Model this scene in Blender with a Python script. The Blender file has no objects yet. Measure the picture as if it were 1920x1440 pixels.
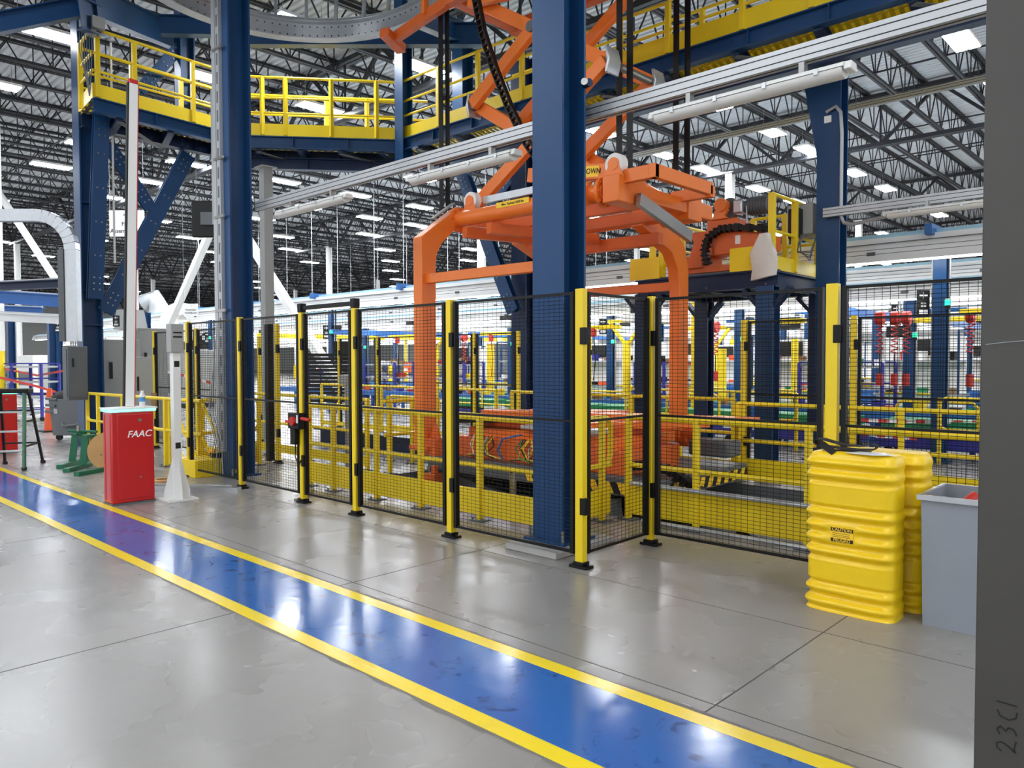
import bpy, math, random
from mathutils import Vector as V, Matrix
random.seed(7)
SC = bpy.context.scene
COL = SC.collection
PI = math.pi

# ------------------------------------------------------------------ camera frame
FOC, PITCH, ROLL, YAW = 1428.3, .0313, -.0024, .755
_c, _s = math.cos(YAW), math.sin(YAW)
FW = V((-_s * math.cos(PITCH), _c * math.cos(PITCH), -math.sin(PITCH)))
_r = V((_c, _s, 0)); _u = _r.cross(FW)
RT = _r * math.cos(ROLL) + _u * math.sin(ROLL)
UP = _u * math.cos(ROLL) - _r * math.sin(ROLL)
EYE = V((0, 0, 1.62))
def ray(x, y): return FW + RT * ((x - 960) / FOC) + UP * ((720 - y) / FOC)
def Zp(x, y, z=0.0): d = ray(x, y); return EYE + d * ((z - EYE.z) / d.z)
def Yp(x, y, v): d = ray(x, y); return EYE + d * (v / d.y)
def Xp(x, y, v): d = ray(x, y); return EYE + d * (v / d.x)
def Dp(x, y, v): return EYE + ray(x, y) * v

# ------------------------------------------------------------------ materials
def lin(c):
    c /= 255.0
    return c / 12.92 if c <= .04045 else ((c + .055) / 1.055) ** 2.4
def rgb(h):
    return (lin(int(h[0:2], 16)), lin(int(h[2:4], 16)), lin(int(h[4:6], 16)), 1)
def mat(name, h, rough=.5, metal=0.0, var=.08, scale=6.0, bump=0.0, bscale=40.0, spec=.5, coat=0.0):
    m = bpy.data.materials.new(name); m.use_nodes = True
    nt = m.node_tree; N = nt.nodes; L = nt.links
    b = N['Principled BSDF']
    b.inputs['Roughness'].default_value = rough
    b.inputs['Metallic'].default_value = metal
    b.inputs['Specular IOR Level'].default_value = spec
    b.inputs['Coat Weight'].default_value = coat
    tc = N.new('ShaderNodeTexCoord')
    n = N.new('ShaderNodeTexNoise'); n.inputs['Scale'].default_value = scale; n.inputs['Detail'].default_value = 5
    L.new(tc.outputs['Object'], n.inputs['Vector'])
    mx = N.new('ShaderNodeMix'); mx.data_type = 'RGBA'
    c = rgb(h)
    mx.inputs[6].default_value = tuple(x * (1 - var) for x in c[:3]) + (1,)
    mx.inputs[7].default_value = tuple(min(1, x * (1 + var)) for x in c[:3]) + (1,)
    L.new(n.outputs['Fac'], mx.inputs[0]); L.new(mx.outputs[2], b.inputs['Base Color'])
    if bump:
        n2 = N.new('ShaderNodeTexNoise'); n2.inputs['Scale'].default_value = bscale; n2.inputs['Detail'].default_value = 3
        L.new(tc.outputs['Object'], n2.inputs['Vector'])
        bp = N.new('ShaderNodeBump'); bp.inputs['Strength'].default_value = bump; bp.inputs['Distance'].default_value = .01
        L.new(n2.outputs['Fac'], bp.inputs['Height']); L.new(bp.outputs['Normal'], b.inputs['Normal'])
    return m
def emit(name, h, s):
    m = bpy.data.materials.new(name); m.use_nodes = True
    b = m.node_tree.nodes['Principled BSDF']
    b.inputs['Base Color'].default_value = rgb(h); b.inputs['Emission Color'].default_value = rgb(h)
    b.inputs['Emission Strength'].default_value = s
    return m
def ramp(N, L, src, stops):
    r = N.new('ShaderNodeValToRGB'); e = r.color_ramp.elements
    e[0].position, e[0].color = stops[0][0], stops[0][1]
    e[1].position, e[1].color = stops[-1][0], stops[-1][1]
    for p, c in stops[1:-1]:
        q = e.new(p); q.color = c
    L.new(src, r.inputs['Fac']); return r.outputs['Color']
def concrete(name, h, rlo, rhi, scuff=.35, bump=.03):
    m = bpy.data.materials.new(name); m.use_nodes = True
    nt = m.node_tree; N = nt.nodes; L = nt.links; b = N['Principled BSDF']
    tc = N.new('ShaderNodeTexCoord')
    def noise(s, d, ro=.55):
        n = N.new('ShaderNodeTexNoise'); n.inputs['Scale'].default_value = s; n.inputs['Detail'].default_value = d
        n.inputs['Roughness'].default_value = ro
        L.new(tc.outputs['Object'], n.inputs['Vector']); return n.outputs['Fac']
    c = rgb(h)
    def k(f, t=(1, 1, 1)): return tuple(min(1, x * f * q) for x, q in zip(c[:3], t)) + (1,)
    big = ramp(N, L, noise(1.1, 9, .62), [(.2, k(1 - scuff * .5)), (.5, k(1)), (.8, k(1 + scuff * .45, (1.02, 1, .97)))])
    fine = ramp(N, L, noise(11, 7, .7), [(.25, k(.92)), (.55, k(1)), (.8, k(1.09))])
    mx = N.new('ShaderNodeMix'); mx.data_type = 'RGBA'; mx.inputs[0].default_value = .38
    L.new(big, mx.inputs[6]); L.new(fine, mx.inputs[7]); L.new(mx.outputs[2], b.inputs['Base Color'])
    rr = N.new('ShaderNodeMapRange'); rr.inputs['From Min'].default_value = .3; rr.inputs['From Max'].default_value = .7
    rr.inputs['To Min'].default_value = rlo; rr.inputs['To Max'].default_value = rhi
    L.new(noise(1.3, 3, .5), rr.inputs['Value']); L.new(rr.outputs['Result'], b.inputs['Roughness'])
    bp = N.new('ShaderNodeBump'); bp.inputs['Strength'].default_value = bump; bp.inputs['Distance'].default_value = .02
    L.new(noise(9, 6), bp.inputs['Height']); L.new(bp.outputs['Normal'], b.inputs['Normal'])
    return m
def lane_blue():
    m = concrete('blue_lane_paint', '3568AE', .09, .2, .25, .06)
    nt = m.node_tree; N = nt.nodes; L = nt.links; b = N['Principled BSDF']
    tc = N.new('ShaderNodeTexCoord')
    n = N.new('ShaderNodeTexNoise'); n.inputs['Scale'].default_value = 7; n.inputs['Detail'].default_value = 9; n.inputs['Distortion'].default_value = 1.2
    L.new(tc.outputs['Object'], n.inputs['Vector'])
    f = ramp(N, L, n.outputs['Fac'], [(.30, (.35, .35, .38, 1)), (.40, (1, 1, 1, 1)), (1, (1, 1, 1, 1))])
    src = b.inputs['Base Color'].links[0].from_socket
    mx = N.new('ShaderNodeMix'); mx.data_type = 'RGBA'; mx.blend_type = 'MULTIPLY'; mx.inputs[0].default_value = .8
    L.new(src, mx.inputs[6]); L.new(f, mx.inputs[7]); L.new(mx.outputs[2], b.inputs['Base Color'])
    return m
M = dict(
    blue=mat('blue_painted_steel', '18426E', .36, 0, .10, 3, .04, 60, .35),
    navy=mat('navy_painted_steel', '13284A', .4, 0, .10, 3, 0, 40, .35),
    blue2=mat('bright_blue_steel', '2E68AE', .4, 0, .08, 3),
    yel=mat('safety_yellow_paint', 'F2D21E', .38, 0, .05, 5),
    yel2=mat('yellow_polyethylene', 'F4CC12', .35, 0, .07, 7, .05, 30),
    org=mat('orange_painted_steel', 'F07C2C', .36, 0, .07, 4, .03, 50),
    org2=mat('dull_orange_steel', 'E06A2A', .42, 0, .12, 6),
    blk=mat('black_powder_coat', '0B0B0C', .45, 0, .06, 8, 0, 40, .3),
    rub=mat('black_rubber', '141414', .65, 0, .1, 8),
    gry=mat('grey_cabinet_paint', '9EA09E', .45, 0, .05, 4),
    dgry=mat('dark_grey_steel', '5C6063', .5, 0, .12, 4),
    bgry=mat('grey_bin_paint', '8E949C', .42, 0, .06, 5),
    tub=mat('grey_plastic', '6C7074', .5, 0, .06, 5),
    galv=mat('galvanised_steel', 'C0C4C8', .34, .75, .12, 12),
    alu=mat('anodised_aluminium', 'B4B6B8', .38, .5, .04, 8),
    wht=mat('white_paint', 'E9E9E6', .4, 0, .03, 4),
    lwht=mat('white_line_rail', 'F1F2F2', .4, 0, .03, 4),
    stl=mat('bare_steel', '9A9A98', .3, .9, .1, 8),
    col=mat('primer_grey_column', '4A4845', .45, .15, .22, 2.2, .06, 30),
    red=mat('red_enamel', 'C4161C', .3, 0, .03, 3, 0, 40, .5, .3),
    red2=mat('red_plastic', 'C23027', .45, 0, .06, 5),
    orr=mat('orange_plastic', 'EC5A24', .5, 0, .06, 5),
    grn=mat('green_painted_steel', '14694A', .4, 0, .08, 4),
    grn2=mat('green_plate', '1F8A58', .45, 0, .08, 4),
    fgl=mat('green_fibreglass', '3C6E55', .5, 0, .08, 4),
    wood=mat('plywood', 'C79A63', .6, 0, .18, 5),
    brn=mat('brown_board', '8A6A48', .7, 0, .15, 6),
    clo=mat('white_cloth', 'D9D5CC', .85, 0, .08, 6, .2, 25),
    vio=mat('violet_blue_rack_paint', '33349A', .45, 0, .08, 4),
    cor=mat('bar_joist_black', '222329', .55, 0, .1, 4),
    deck=mat('roof_deck_white', 'D3D6DA', .55, 0, .06, 1.2),
    clear=mat('milky_polycarbonate', 'E4E3DE', .3, 0, .03, 3, 0, 40, .5, .2),
    con=concrete('polished_concrete', '8F8C88', .22, .34, .12, 0.0),
    con2=concrete('pit_concrete', 'AAA8A4', .6, .8, .3, .08),
    jnt=mat('saw_cut_joint', '54524F', .7, 0, .1, 10),
    worn=concrete('worn_floor_edge', '77736D', .4, .7, .5, .1),
    lane=lane_blue(),
    line=concrete('yellow_lane_paint', 'F6D92C', .14, .3, .12, .03),
    lamp=emit('led_lens', 'F4F9FF', 62.0),
    tubl=emit('tube_lamp', 'FFFFFF', 7.0),
    grn_l=emit('green_beacon', '1CC98C', 2.2),
    teal=emit('teal_led_strip', '66F0D8', 2.2),
    redl=emit('red_led', 'FF3A20', 1.6),
    pap=mat('white_sign_board', 'F4F4F2', .5, 0, .02, 3),
    lab=mat('yellow_label', 'FFD028', .5, 0, .03, 3),
    ink=mat('black_ink', '141416', .6, 0, .05, 3),
    rt=mat('red_tape', 'D8443C', .5, 0, .05, 3),
)
# ------------------------------------------------------------------ mesh builder
class MB:
    def __init__(s): s.v = []; s.f = []
    def add(s, vs, fs):
        o = len(s.v); s.v += [V(a) for a in vs]; s.f += [tuple(i + o for i in f) for f in fs]; return s
    def box(s, a, b):
        x0, y0, z0 = (min(p, q) for p, q in zip(a, b)); x1, y1, z1 = (max(p, q) for p, q in zip(a, b))
        return s.add([(x0, y0, z0), (x1, y0, z0), (x1, y1, z0), (x0, y1, z0), (x0, y0, z1), (x1, y0, z1), (x1, y1, z1), (x0, y1, z1)],
                     [(3, 2, 1, 0), (4, 5, 6, 7), (0, 1, 5, 4), (1, 2, 6, 5), (2, 3, 7, 6), (3, 0, 4, 7)])
    def cbox(s, c, d): return s.box([c[i] - d[i] / 2 for i in range(3)], [c[i] + d[i] / 2 for i in range(3)])
    def beam(s, p, q, w, h, up=(0, 0, 1), w2=None, h2=None, off=(0, 0)):
        p = V(p); q = V(q); a = (q - p).normalized(); up = V(up)
        if abs(a.dot(up)) > .98: up = V((0, 1, 0))
        sd = a.cross(up).normalized(); u2 = sd.cross(a)
        w2 = w if w2 is None else w2; h2 = h if h2 is None else h2
        o = sd * off[0] + u2 * off[1]; vs = []
        for c, ww, hh in ((p, w, h), (q, w2, h2)):
            for sx, sy in ((-1, -1), (1, -1), (1, 1), (-1, 1)): vs.append(c + o + sd * (sx * ww / 2) + u2 * (sy * hh / 2))
        return s.add(vs, [(3, 2, 1, 0), (4, 5, 6, 7), (0, 1, 5, 4), (1, 2, 6, 5), (2, 3, 7, 6), (3, 0, 4, 7)])
    def ib(s, p, q, w, d, up=(0, 0, 1), tf=.022, tw=.014):
        s.beam(p, q, w, tf, up, off=(0, d / 2 - tf / 2)); s.beam(p, q, w, tf, up, off=(0, -d / 2 + tf / 2))
        return s.beam(p, q, tw, d - 2 * tf, up)
    def tube(s, pts, r, n=8, closed=False, r2=None):
        pts = [V(p) for p in pts]; k = len(pts); rings = []; prev = None
        for i, p in enumerate(pts):
            a = pts[(i + 1) % k] - p if (i < k - 1 or closed) else p - pts[i - 1]
            if (i > 0 or closed) and (i < k - 1 or closed): a = (pts[(i + 1) % k] - p).normalized() + (p - pts[i - 1]).normalized()
            a = a.normalized()
            if prev is None:
                t = V((0, 0, 1)) if abs(a.z) < .9 else V((1, 0, 0)); u = a.cross(t).normalized()
            else: u = (prev - a * prev.dot(a)).normalized()
            prev = u; w = a.cross(u); rr = r if r2 is None else r + (r2 - r) * i / (k - 1)
            rings.append([p + (u * math.cos(2 * PI * j / n) + w * math.sin(2 * PI * j / n)) * rr for j in range(n)])
        vs = [x for rg in rings for x in rg]; fs = []
        for i in range(k if closed else k - 1):
            for j in range(n):
                b0, b1 = i * n, ((i + 1) % k) * n
                fs.append((b0 + j, b0 + (j + 1) % n, b1 + (j + 1) % n, b1 + j))
        if not closed: fs += [tuple(range(n))[::-1], tuple((k - 1) * n + j for j in range(n))]
        return s.add(vs, fs)
    def cyl(s, p, q, r, n=12, r2=None): return s.tube([p, q], r, n, False, r2)
    def prism(s, pts, d):
        k = len(pts); d = V(d); vs = [V(p) for p in pts] + [V(p) + d for p in pts]
        return s.add(vs, [tuple(range(k))[::-1], tuple(range(k, 2 * k))] + [(i, (i + 1) % k, k + (i + 1) % k, k + i) for i in range(k)])
    def ring(s, c, ax, ro, ri, h, n=24):
        c = V(c); ax = V(ax).normalized(); t = V((0, 0, 1)) if abs(ax.z) < .9 else V((1, 0, 0)); u = ax.cross(t).normalized(); w = ax.cross(u)
        vs = []
        for i in range(n):
            e = u * math.cos(2 * PI * i / n) + w * math.sin(2 * PI * i / n)
            vs += [c + e * ri, c + e * ro, c + e * ro + ax * h, c + e * ri + ax * h]
        fs = []
        for i in range(n):
            a, b = 4 * i, 4 * ((i + 1) % n)
            fs += [(a + j, b + j, b + (j + 1) % 4, a + (j + 1) % 4)[::-1] for j in range(4)]
        return s.add(vs, fs)
    def wire(s, p, q, w):
        p = V(p); q = V(q); a = (q - p).normalized(); t = V((0, 0, 1)) if abs(a.z) < .9 else V((1, 0, 0)); u = a.cross(t).normalized() * w / 2; x = a.cross(u).normalized() * w / 2
        vs = [p + u, p + x, p - u, p - x, q + u, q + x, q - u, q - x]
        return s.add(vs, [(0, 1, 5, 4), (1, 2, 6, 5), (2, 3, 7, 6), (3, 0, 4, 7)])
    def build(s, name, m, parent=None, local=False, bevel=0.0, sharp=40):
        me = bpy.data.meshes.new(name)
        off = V((0, 0, 0)) if (local or parent is None) else BASE[parent]
        me.from_pydata([tuple(a - off) for a in s.v], [], s.f); me.update()
        ms = m if isinstance(m, (list, tuple)) else [m]
        for x in ms: me.materials.append(x)
        me.shade_smooth(); me.set_sharp_from_angle(angle=math.radians(sharp))
        o = bpy.data.objects.new(name, me); COL.objects.link(o)
        if parent is not None: o.parent = parent
        BASE[o] = off if parent is not None else V((0, 0, 0))
        if bevel:
            b = o.modifiers.new('edge', 'BEVEL'); b.width = bevel; b.segments = 2; b.limit_method = 'ANGLE'; b.angle_limit = math.radians(50)
        return o
BASE = {}
def tag(o, label, cat, group=None, kind=None):
    if kind: o['kind'] = kind
    if label: o['label'] = label
    if cat: o['category'] = cat
    if group: o['group'] = group
    return o
def thing(name, label, cat, loc, group=None, rz=0.0):
    o = bpy.data.objects.new(name, None); o.empty_display_size = .1; COL.objects.link(o)
    o.location = loc; o.rotation_euler = (0, 0, rz); BASE[o] = V(loc)
    return tag(o, label, cat, group)
def copy_tree(o, loc, label=None, rz=None):
    r = o.copy(); COL.objects.link(r); r.location = loc; BASE[r] = V(loc)
    if rz is not None: r.rotation_euler = (0, 0, rz)
    if label: r['label'] = label
    for ch in list(o.children):
        c = ch.copy(); COL.objects.link(c); c.parent = r
        for g in list(ch.children):
            d = g.copy(); COL.objects.link(d); d.parent = c
    return r
def struct(o): o['kind'] = 'structure'; return o
def text(s, size, org, right, up, m, parent, name='lettering', align='CENTER', ext=.0015, shear=0.0):
    cu = bpy.data.curves.new(name, 'FONT'); cu.body = s; cu.size = size; cu.extrude = ext; cu.align_x = align; cu.align_y = 'CENTER'; cu.shear = shear
    cu.offset = size * .012
    t = bpy.data.objects.new(name, cu); COL.objects.link(t)
    bpy.context.view_layer.update()
    me = bpy.data.meshes.new_from_object(t.evaluated_get(bpy.context.evaluated_depsgraph_get()))
    bpy.data.objects.remove(t); bpy.data.curves.remove(cu)
    r = V(right).normalized(); u = V(up).normalized(); n = r.cross(u)
    off = BASE[parent] if parent is not None else V((0, 0, 0))
    for v in me.vertices: v.co = V(org) - off + r * v.co.x + u * v.co.y + n * v.co.z
    me.materials.clear(); me.materials.append(m)
    o = bpy.data.objects.new(name, me); COL.objects.link(o); o.parent = parent; BASE[o] = off
    return o
def arc(c, a, b, t0, t1, n=8):
    c = V(c); a = V(a); b = V(b)
    return [c + a * math.cos(t0 + (t1 - t0) * i / n) + b * math.sin(t0 + (t1 - t0) * i / n) for i in range(n + 1)]
# ================================================================== SETTING
PX0, PX1, PY0, PY1 = -8.6, -.6, 6.45, 9.25          # the pit
b = MB()
FX0, FX1, FY0, FY1 = -118, 12, -12, 74
for x0, x1, y0, y1 in ((FX0, PX0, FY0, FY1), (PX1, FX1, FY0, FY1), (PX0, PX1, FY0, PY0), (PX0, PX1, PY1, FY1)):
    b.box((x0, y0, -.25), (x1, y1, 0))
nf = len(b.f)
for x in (Zp(1330, 1330).x, Zp(403, 1158).x, -7.9, -18, -24):
    b.box((x - .004, -8, 0), (x + .004, PY0 - .3, .0008))
for y in (3.22, 4.52):
    b.box((-40, y - .0035, 0), (5, y + .0035, .0008))
fl = b.build('floor', [M['con'], M['jnt']]); struct(fl)
for i, p in enumerate(fl.data.polygons): p.material_index = 1 if i >= nf else 0
b = MB(); b.box((PX0, PY0, -.9), (PX1, PY1, -.8))
struct(b.build('floor_pit', M['con2']))
b = MB()
b.box((PX0 - .15, PY0 - .15, -.85), (PX1 + .15, PY0, -.251)); b.box((PX0 - .15, PY1, -.85), (PX1 + .15, PY1 + .15, -.251))
b.box((PX0 - .15, PY0, -.85), (PX0, PY1, -.251)); b.box((PX1, PY0, -.85), (PX1 + .15, PY1, -.251))
struct(b.build('wall_pit', M['con2']))
b = MB()
b.box((PX0, PY1 - .012, -.2), (PX1, PY1, .004)); b.box((PX0, PY0, -.2), (PX1, PY0 + .012, .004)); b.box((PX0, PY0, -.2), (PX0 + .012, PY1, .004))
struct(b.build('trim_1', M['dgry']))
# painted walkway: outer edges follow the fence direction
LY0, LY1, W = 2.317, 3.09, .098
b = MB(); b.box((-60, LY0 + W, 0), (8, LY1 - W, .0022)); struct(b.build('trim_2', M['lane']))
b = MB(); b.box((-60, LY1 - W, 0), (8, LY1, .0026)); struct(b.build('trim_3', M['line']))
b = MB(); b.box((-60, LY0, 0), (8, LY0 + W, .0026)); struct(b.build('trim_4', M['line']))
b = MB()
for y0, sg in ((LY0, -1), (LY1, 1)):
    x = -26.0; rnd = random.Random(int(y0 * 100))
    pts = []
    while x < 6:
        pts.append((x, y0 + sg * rnd.uniform(.006, .034))); x += rnd.uniform(.05, .16)
    for (xa, ya), (xb, yb) in zip(pts, pts[1:]):
        q = [(xa, y0, .0012), (xb, y0, .0012), (xb, yb, .0012), (xa, ya, .0012)]
        b.add(q if sg > 0 else q[::-1], [(0, 1, 2, 3)])
struct(b.build('trim_5', M['worn']))
# roof deck, corrugated along X
ZD = 10.05
b = MB(); y = FY0; pr = []
while y < FY1:
    pr += [(y, ZD), (y + .11, ZD), (y + .135, ZD + .055), (y + .185, ZD + .055)]; y += .21
k = len(pr); b.add([(FX0, a, z) for a, z in pr] + [(FX1, a, z) for a, z in pr], [(i, i + 1, k + i + 1, k + i) for i in range(k - 1)])
b.box((FX0, FY0, ZD + .1), (FX1, FY1, ZD + .2))
struct(b.build('ceiling', M['deck']))
b = MB(); b.box((FX0, FY1, 0), (FX1, FY1 + .3, ZD)); struct(b.build('wall_back', M['wht']))
b = MB(); b.box((FX0 - .3, FY0, 0), (FX0, FY1, ZD)); struct(b.build('wall_left', M['wht']))
# ---- roof joists (all alike) along Y
ZB = 8.95
def joist_mesh():
    b = MB(); y0, y1 = -10, FY1 - .3
    for dx in (-.05, .05):
        b.box((dx - .035, y0, ZD - .075), (dx + .035, y1, ZD - .005)); b.box((dx - .035, y0, ZB), (dx + .035, y1, ZB + .065))
    y = y0; p = 1.25
    while y < y1 - p:
        b.beam((0, y, ZB + .03), (0, y + p / 2, ZD - .04), .03, .03); b.beam((0, y + p / 2, ZD - .04), (0, y + p, ZB + .03), .03, .03)
        b.beam((0, y, ZB + .03), (0, y, ZD - .04), .025, .025); y += p
    return b
jo = joist_mesh().build('roof_joist', M['cor'])
JL = 'black open-web steel joist under the corrugated white roof deck'
tag(jo, JL, 'roof joist', 'roof joists'); jo.location = (-5.25 + 1.65 * 6, 0, 0)
x = -5.25 + 1.65 * 5
while x > FX0 + 4:
    c = jo.copy(); COL.objects.link(c); c.location = (x, 0, 0); x -= 1.65 if x > -60 else 3.3
# ---- joist girders along X
GY = [12.4, 25.5, 38.6, 51.7, 64.8]
def girder_mesh():
    b = MB(); x0, x1 = FX0 + 1, 9; zt, zb = ZD - .2, 8.35
    for dy in (-.075, .075):
        b.box((x0, dy - .06, zt - .05), (x1, dy + .06, zt + .07)); b.box((x0, dy - .06, zb - .06), (x1, dy + .06, zb + .06))
    x = x0; p = 3.3
    while x < x1 - p:
        b.beam((x, 0, zb), (x + p / 2, 0, zt), .09, .09); b.beam((x + p / 2, 0, zt), (x + p, 0, zb), .09, .09); b.beam((x, 0, zb), (x, 0, zt), .05, .05); x += p
    return b
gi = girder_mesh().build('joist_girder', M['cor']); gi.location = (0, GY[0], 0)
tag(gi, 'deep black joist girder nearest above the orange lift', 'roof girder', 'joist girders')
for k, y in enumerate(GY[1:]):
    c = gi.copy(); COL.objects.link(c); c.location = (0, y, 0)
    c['label'] = 'deep black joist girder, %s row back from the orange lift' % ['second', 'third', 'fourth', 'fifth'][k]
# bridging rods along X between joists
br = MB()
br.box((FX0 + 2, -.02, ZB + .03), (9, .02, ZB + .07)); br.box((FX0 + 2, -.02, ZD - .13), (9, .02, ZD - .09))
bo = br.build('joist_bridging', M['cor']); bo.location = (0, 4.5, 0)
tag(bo, 'thin black bridging angle tying the roof joists together', 'bridging', 'joist bridging')
for y in (8.4, 16.5, 20.9, 30, 34.3, 43, 47.5, 56, 60.5):
    c = bo.copy(); COL.objects.link(c); c.location = (0, y, 0)
# ---- building columns on the girder lines
def wcol(x, y, label, z=8.3, guard=False):
    t = thing('building_column', label, 'column', (x, y, 0), 'white building columns')
    MB().ib((x, y, 0), (x, y, z), .26, .26, (0, 1, 0)).build('shaft', M['wht'], t)
    MB().cbox((x, y, z + .02), (.4, .4, .03)).build('cap_plate', M['wht'], t)
    if guard: MB().cbox((x, y, .62), (.36, .36, 1.2)).build('column_guard', M['yel'], t)
    return t
first = None
wl = 'white steel building column far back holding up a joist girder'
for y in GY:
    for x in (-13.2, -26, -38.8, -51.6, -64.4, -77.2, 0):
        if y == GY[0] and x > -20: continue
        if y == GY[0]: x += 1.4
        if first is None: first = wcol(x, y, wl, guard=True)
        else: copy_tree(first, (x, y, 0))
cw = Dp(257, 690, 48); copy_tree(first, (cw.x, cw.y, 0), 'white steel column far back just right of the white boom arm')
# chevron braces, white above and yellow near the floor
for p, q, lb in (((-32.3, 12.1, .2), (-24.9, 12.1, 6.7), 'white diagonal brace with yellow foot rising right behind the grey card post'),
                 ((-17.2, 12.1, .2), (-24.3, 12.1, 6.7), 'white diagonal brace falling right behind the slim grey post')):
    p = V(p); q = V(q); t = thing('chevron_brace', lb, 'brace', p); m_ = p.lerp(q, .36)
    MB().beam(m_, q, .22, .22).build('upper_bar', M['wht'], t); MB().beam(p, m_, .24, .24).build('lower_bar', M['yel' if p.x < -30 else 'wht'], t)
p, q = Dp(-30, 320, 30), Dp(118, 545, 30)
t = thing('chevron_brace', 'white diagonal brace falling right at far left under the roof', 'brace', q)
MB().beam(q, p, .2, .2).build('upper_bar', M['wht'], t)
# ---- high bay lights
def high_bay(loc, label):
    t = thing('high_bay_light', label, 'ceiling light', loc, 'high bay ceiling lights')
    x, y, z = loc
    b = MB(); b.cbox((x, y, z + .05), (.5, 1.24, .06)); b.cbox((x, y, z + .1), (.16, .9, .06)); b.build('housing', M['wht'], t)
    for dx in (-.125, .125):
        MB().cbox((x + dx, y, z + .012), (.21, 1.2, .016)).build('lens', M['lamp'], t)
    b = MB()
    for dy in (-.45, .45): b.wire((x, y + dy, z + .1), (x, y + dy, ZB), .012)
    b.build('hanger', M['stl'], t)
    return t
XR = [-4.3, -10.1, -13.8, -18, -22.2, -26.3, -30, -34, -38, -42, -46.5, -51, -56, -61, -66, -72, -78, -85, -92]
YR = [1.6, 5.0, 8.5, 11.6, 15.3, 18.6, 22.0, 24.8, 29, 32.5, 36, 40.2, 44, 48, 53.2, 58, 63, 68]
hb = None; HL = 'white twin-lens LED high bay light hanging under the black roof joists'
for i, x in enumerate(XR):
    for j, y in enumerate(YR):
        if y < 4 and x > -30: continue
        if x > -9 and y < 17: continue
        if x > -12 and y < 17: continue
        if (x, y) in ((-10.1, 15.3), (-13.8, 15.3), (-22.2, 8.5), (-22.2, 11.6), (-13.8, 5.0), (-18, 15.3), (-26.3, 5.0), (-30, 5.0)): continue
        if i > 6 or j > 9:
            if (i + j) % 2: continue
        if (i > 10 or j > 13) and (i * 3 + j) % 4: continue
        if hb is None: hb = high_bay((x, y, 8.4), HL)
        else: copy_tree(hb, (x, y, 8.4))
for x, y in ((-2, -4), (-8, -4), (-14, -4), (-20, -4), (2, 1.6), (-5, -.5), (-11, 0), (2.5, 6), (2, 12)):  # unseen high bays around and behind the camera, added for light and lane reflections
    copy_tree(hb, (x, y, 8.4))
# hanging drop rods
dr = MB().cyl((0, 0, 0), (0, 0, 1), .012, 6).build('drop_rod', M['galv']); DL = 'thin grey drop rod hanging from the roof to the assembly line rails'
tag(dr, DL, 'rod', 'drop rods'); n_ = 0
for k in range(26):
    x, y = -42 + (k % 13) * 2.3 + random.uniform(-.4, .4), 19.2 + (k // 13) * 7
    o = dr if k == 0 else dr.copy()
    if k: COL.objects.link(o)
    o.location = (x, y, 3.5); o.scale = (1, 1, 5.5)
# ================================================================== MESH SAFETY FENCE
FH = 2.17
def fence_post(x, y, label, wide=.06, foot=True, h=FH, grp='yellow fence posts'):
    t = thing('fence_post', label, 'fence post', (x, y, 0), grp)
    MB().box((x - wide / 2, y - .03, .035), (x + wide / 2, y + .03, h)).build('upright', M['yel'], t, bevel=.004)
    b = MB(); b.box((x - .085, y - .05, 0), (x + .085, y + .05, .022)); b.box((x - .05, y - .042, .022), (x + .05, y + .042, .05))
    b.cyl((x - .068, y, .02), (x - .068, y, .034), .011, 6); b.cyl((x + .068, y, .02), (x + .068, y, .034), .011, 6)
    b.build('foot', M['blk'], t, bevel=.004)
    for z in (.42, 1.74): MB().box((x + .012, y - .036, z), (x + wide / 2 + .03, y + .012, z + .13)).build('clamp', M['blk'], t, bevel=.003)
    return t
def fence_panel(p, q, label, z0=.1, z1=2.15, dx=.052, dz=.0305, w=.0036):
    p = V((p[0], p[1], 0)); q = V((q[0], q[1], 0)); L = (q - p).length; a = (q - p) / L
    t = thing('mesh_fence', label, 'mesh fence', p, 'mesh fence bays')
    def at(s, z): return p + a * s + V((0, 0, z))
    b = MB(); f = .022
    b.beam(at(0, z0 + f / 2), at(L, z0 + f / 2), f, f); b.beam(at(0, z1 - f / 2), at(L, z1 - f / 2), f, f); b.beam(at(0, 1.14), at(L, 1.14), .016, .02)
    for s in (.017, L - .017): b.beam(at(s, z0), at(s, z1), .034, .045, a.cross(V((0, 0, 1))))
    b.build('frame', M['blk'], t)
    b = MB(); n = int(L / dx)
    for i in range(1, n): b.wire(at(L * i / n, z0), at(L * i / n, z1), w)
    m = int((z1 - z0) / dz)
    for j in range(1, m):
        z = z0 + (z1 - z0) * j / m; b.wire(at(0, z), at(L, z), w)
    b.build('wire_mesh', M['blk'], t)
    return t
FY = 4.667
XS = [-10.62, -9.11, -7.66, -6.634, -5.159, -3.655]
names = ['slim yellow fence post at the far left end of the near mesh fence',
         'yellow fence post with black foot, just right of the blue column with white strut',
         'yellow gate post carrying the black interlock switch with red handle',
         'yellow gate post at the right end of the overhead black gate bar',
         'yellow fence post midway between the gate and the big blue column',
         'wide yellow corner post in front of the big blue column']
for i, x in enumerate(XS): fence_post(x, FY, names[i], .062 if i < 5 else .075)
pn = ['mesh panel at the far left crossing the blue column with white strut',
      'mesh panel between the slotted white strut and the gate', 'narrow mesh gate panel under the overhead black bar',
      'mesh panel just right of the gate', 'mesh panel in front of the big blue column, left of the corner post']
for i in range(5): fence_panel((XS[i] + .055, FY), (XS[i + 1] - .06, FY), pn[i])
fence_panel((XS[5], FY + .06), (XS[5] - .01, 5.6), 'short mesh panel running back from the corner post')
Y2 = 5.66
X2 = [-3.66, Yp(1561, 700, Y2).x, Yp(1561, 700, Y2).x + 1.5]
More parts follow.
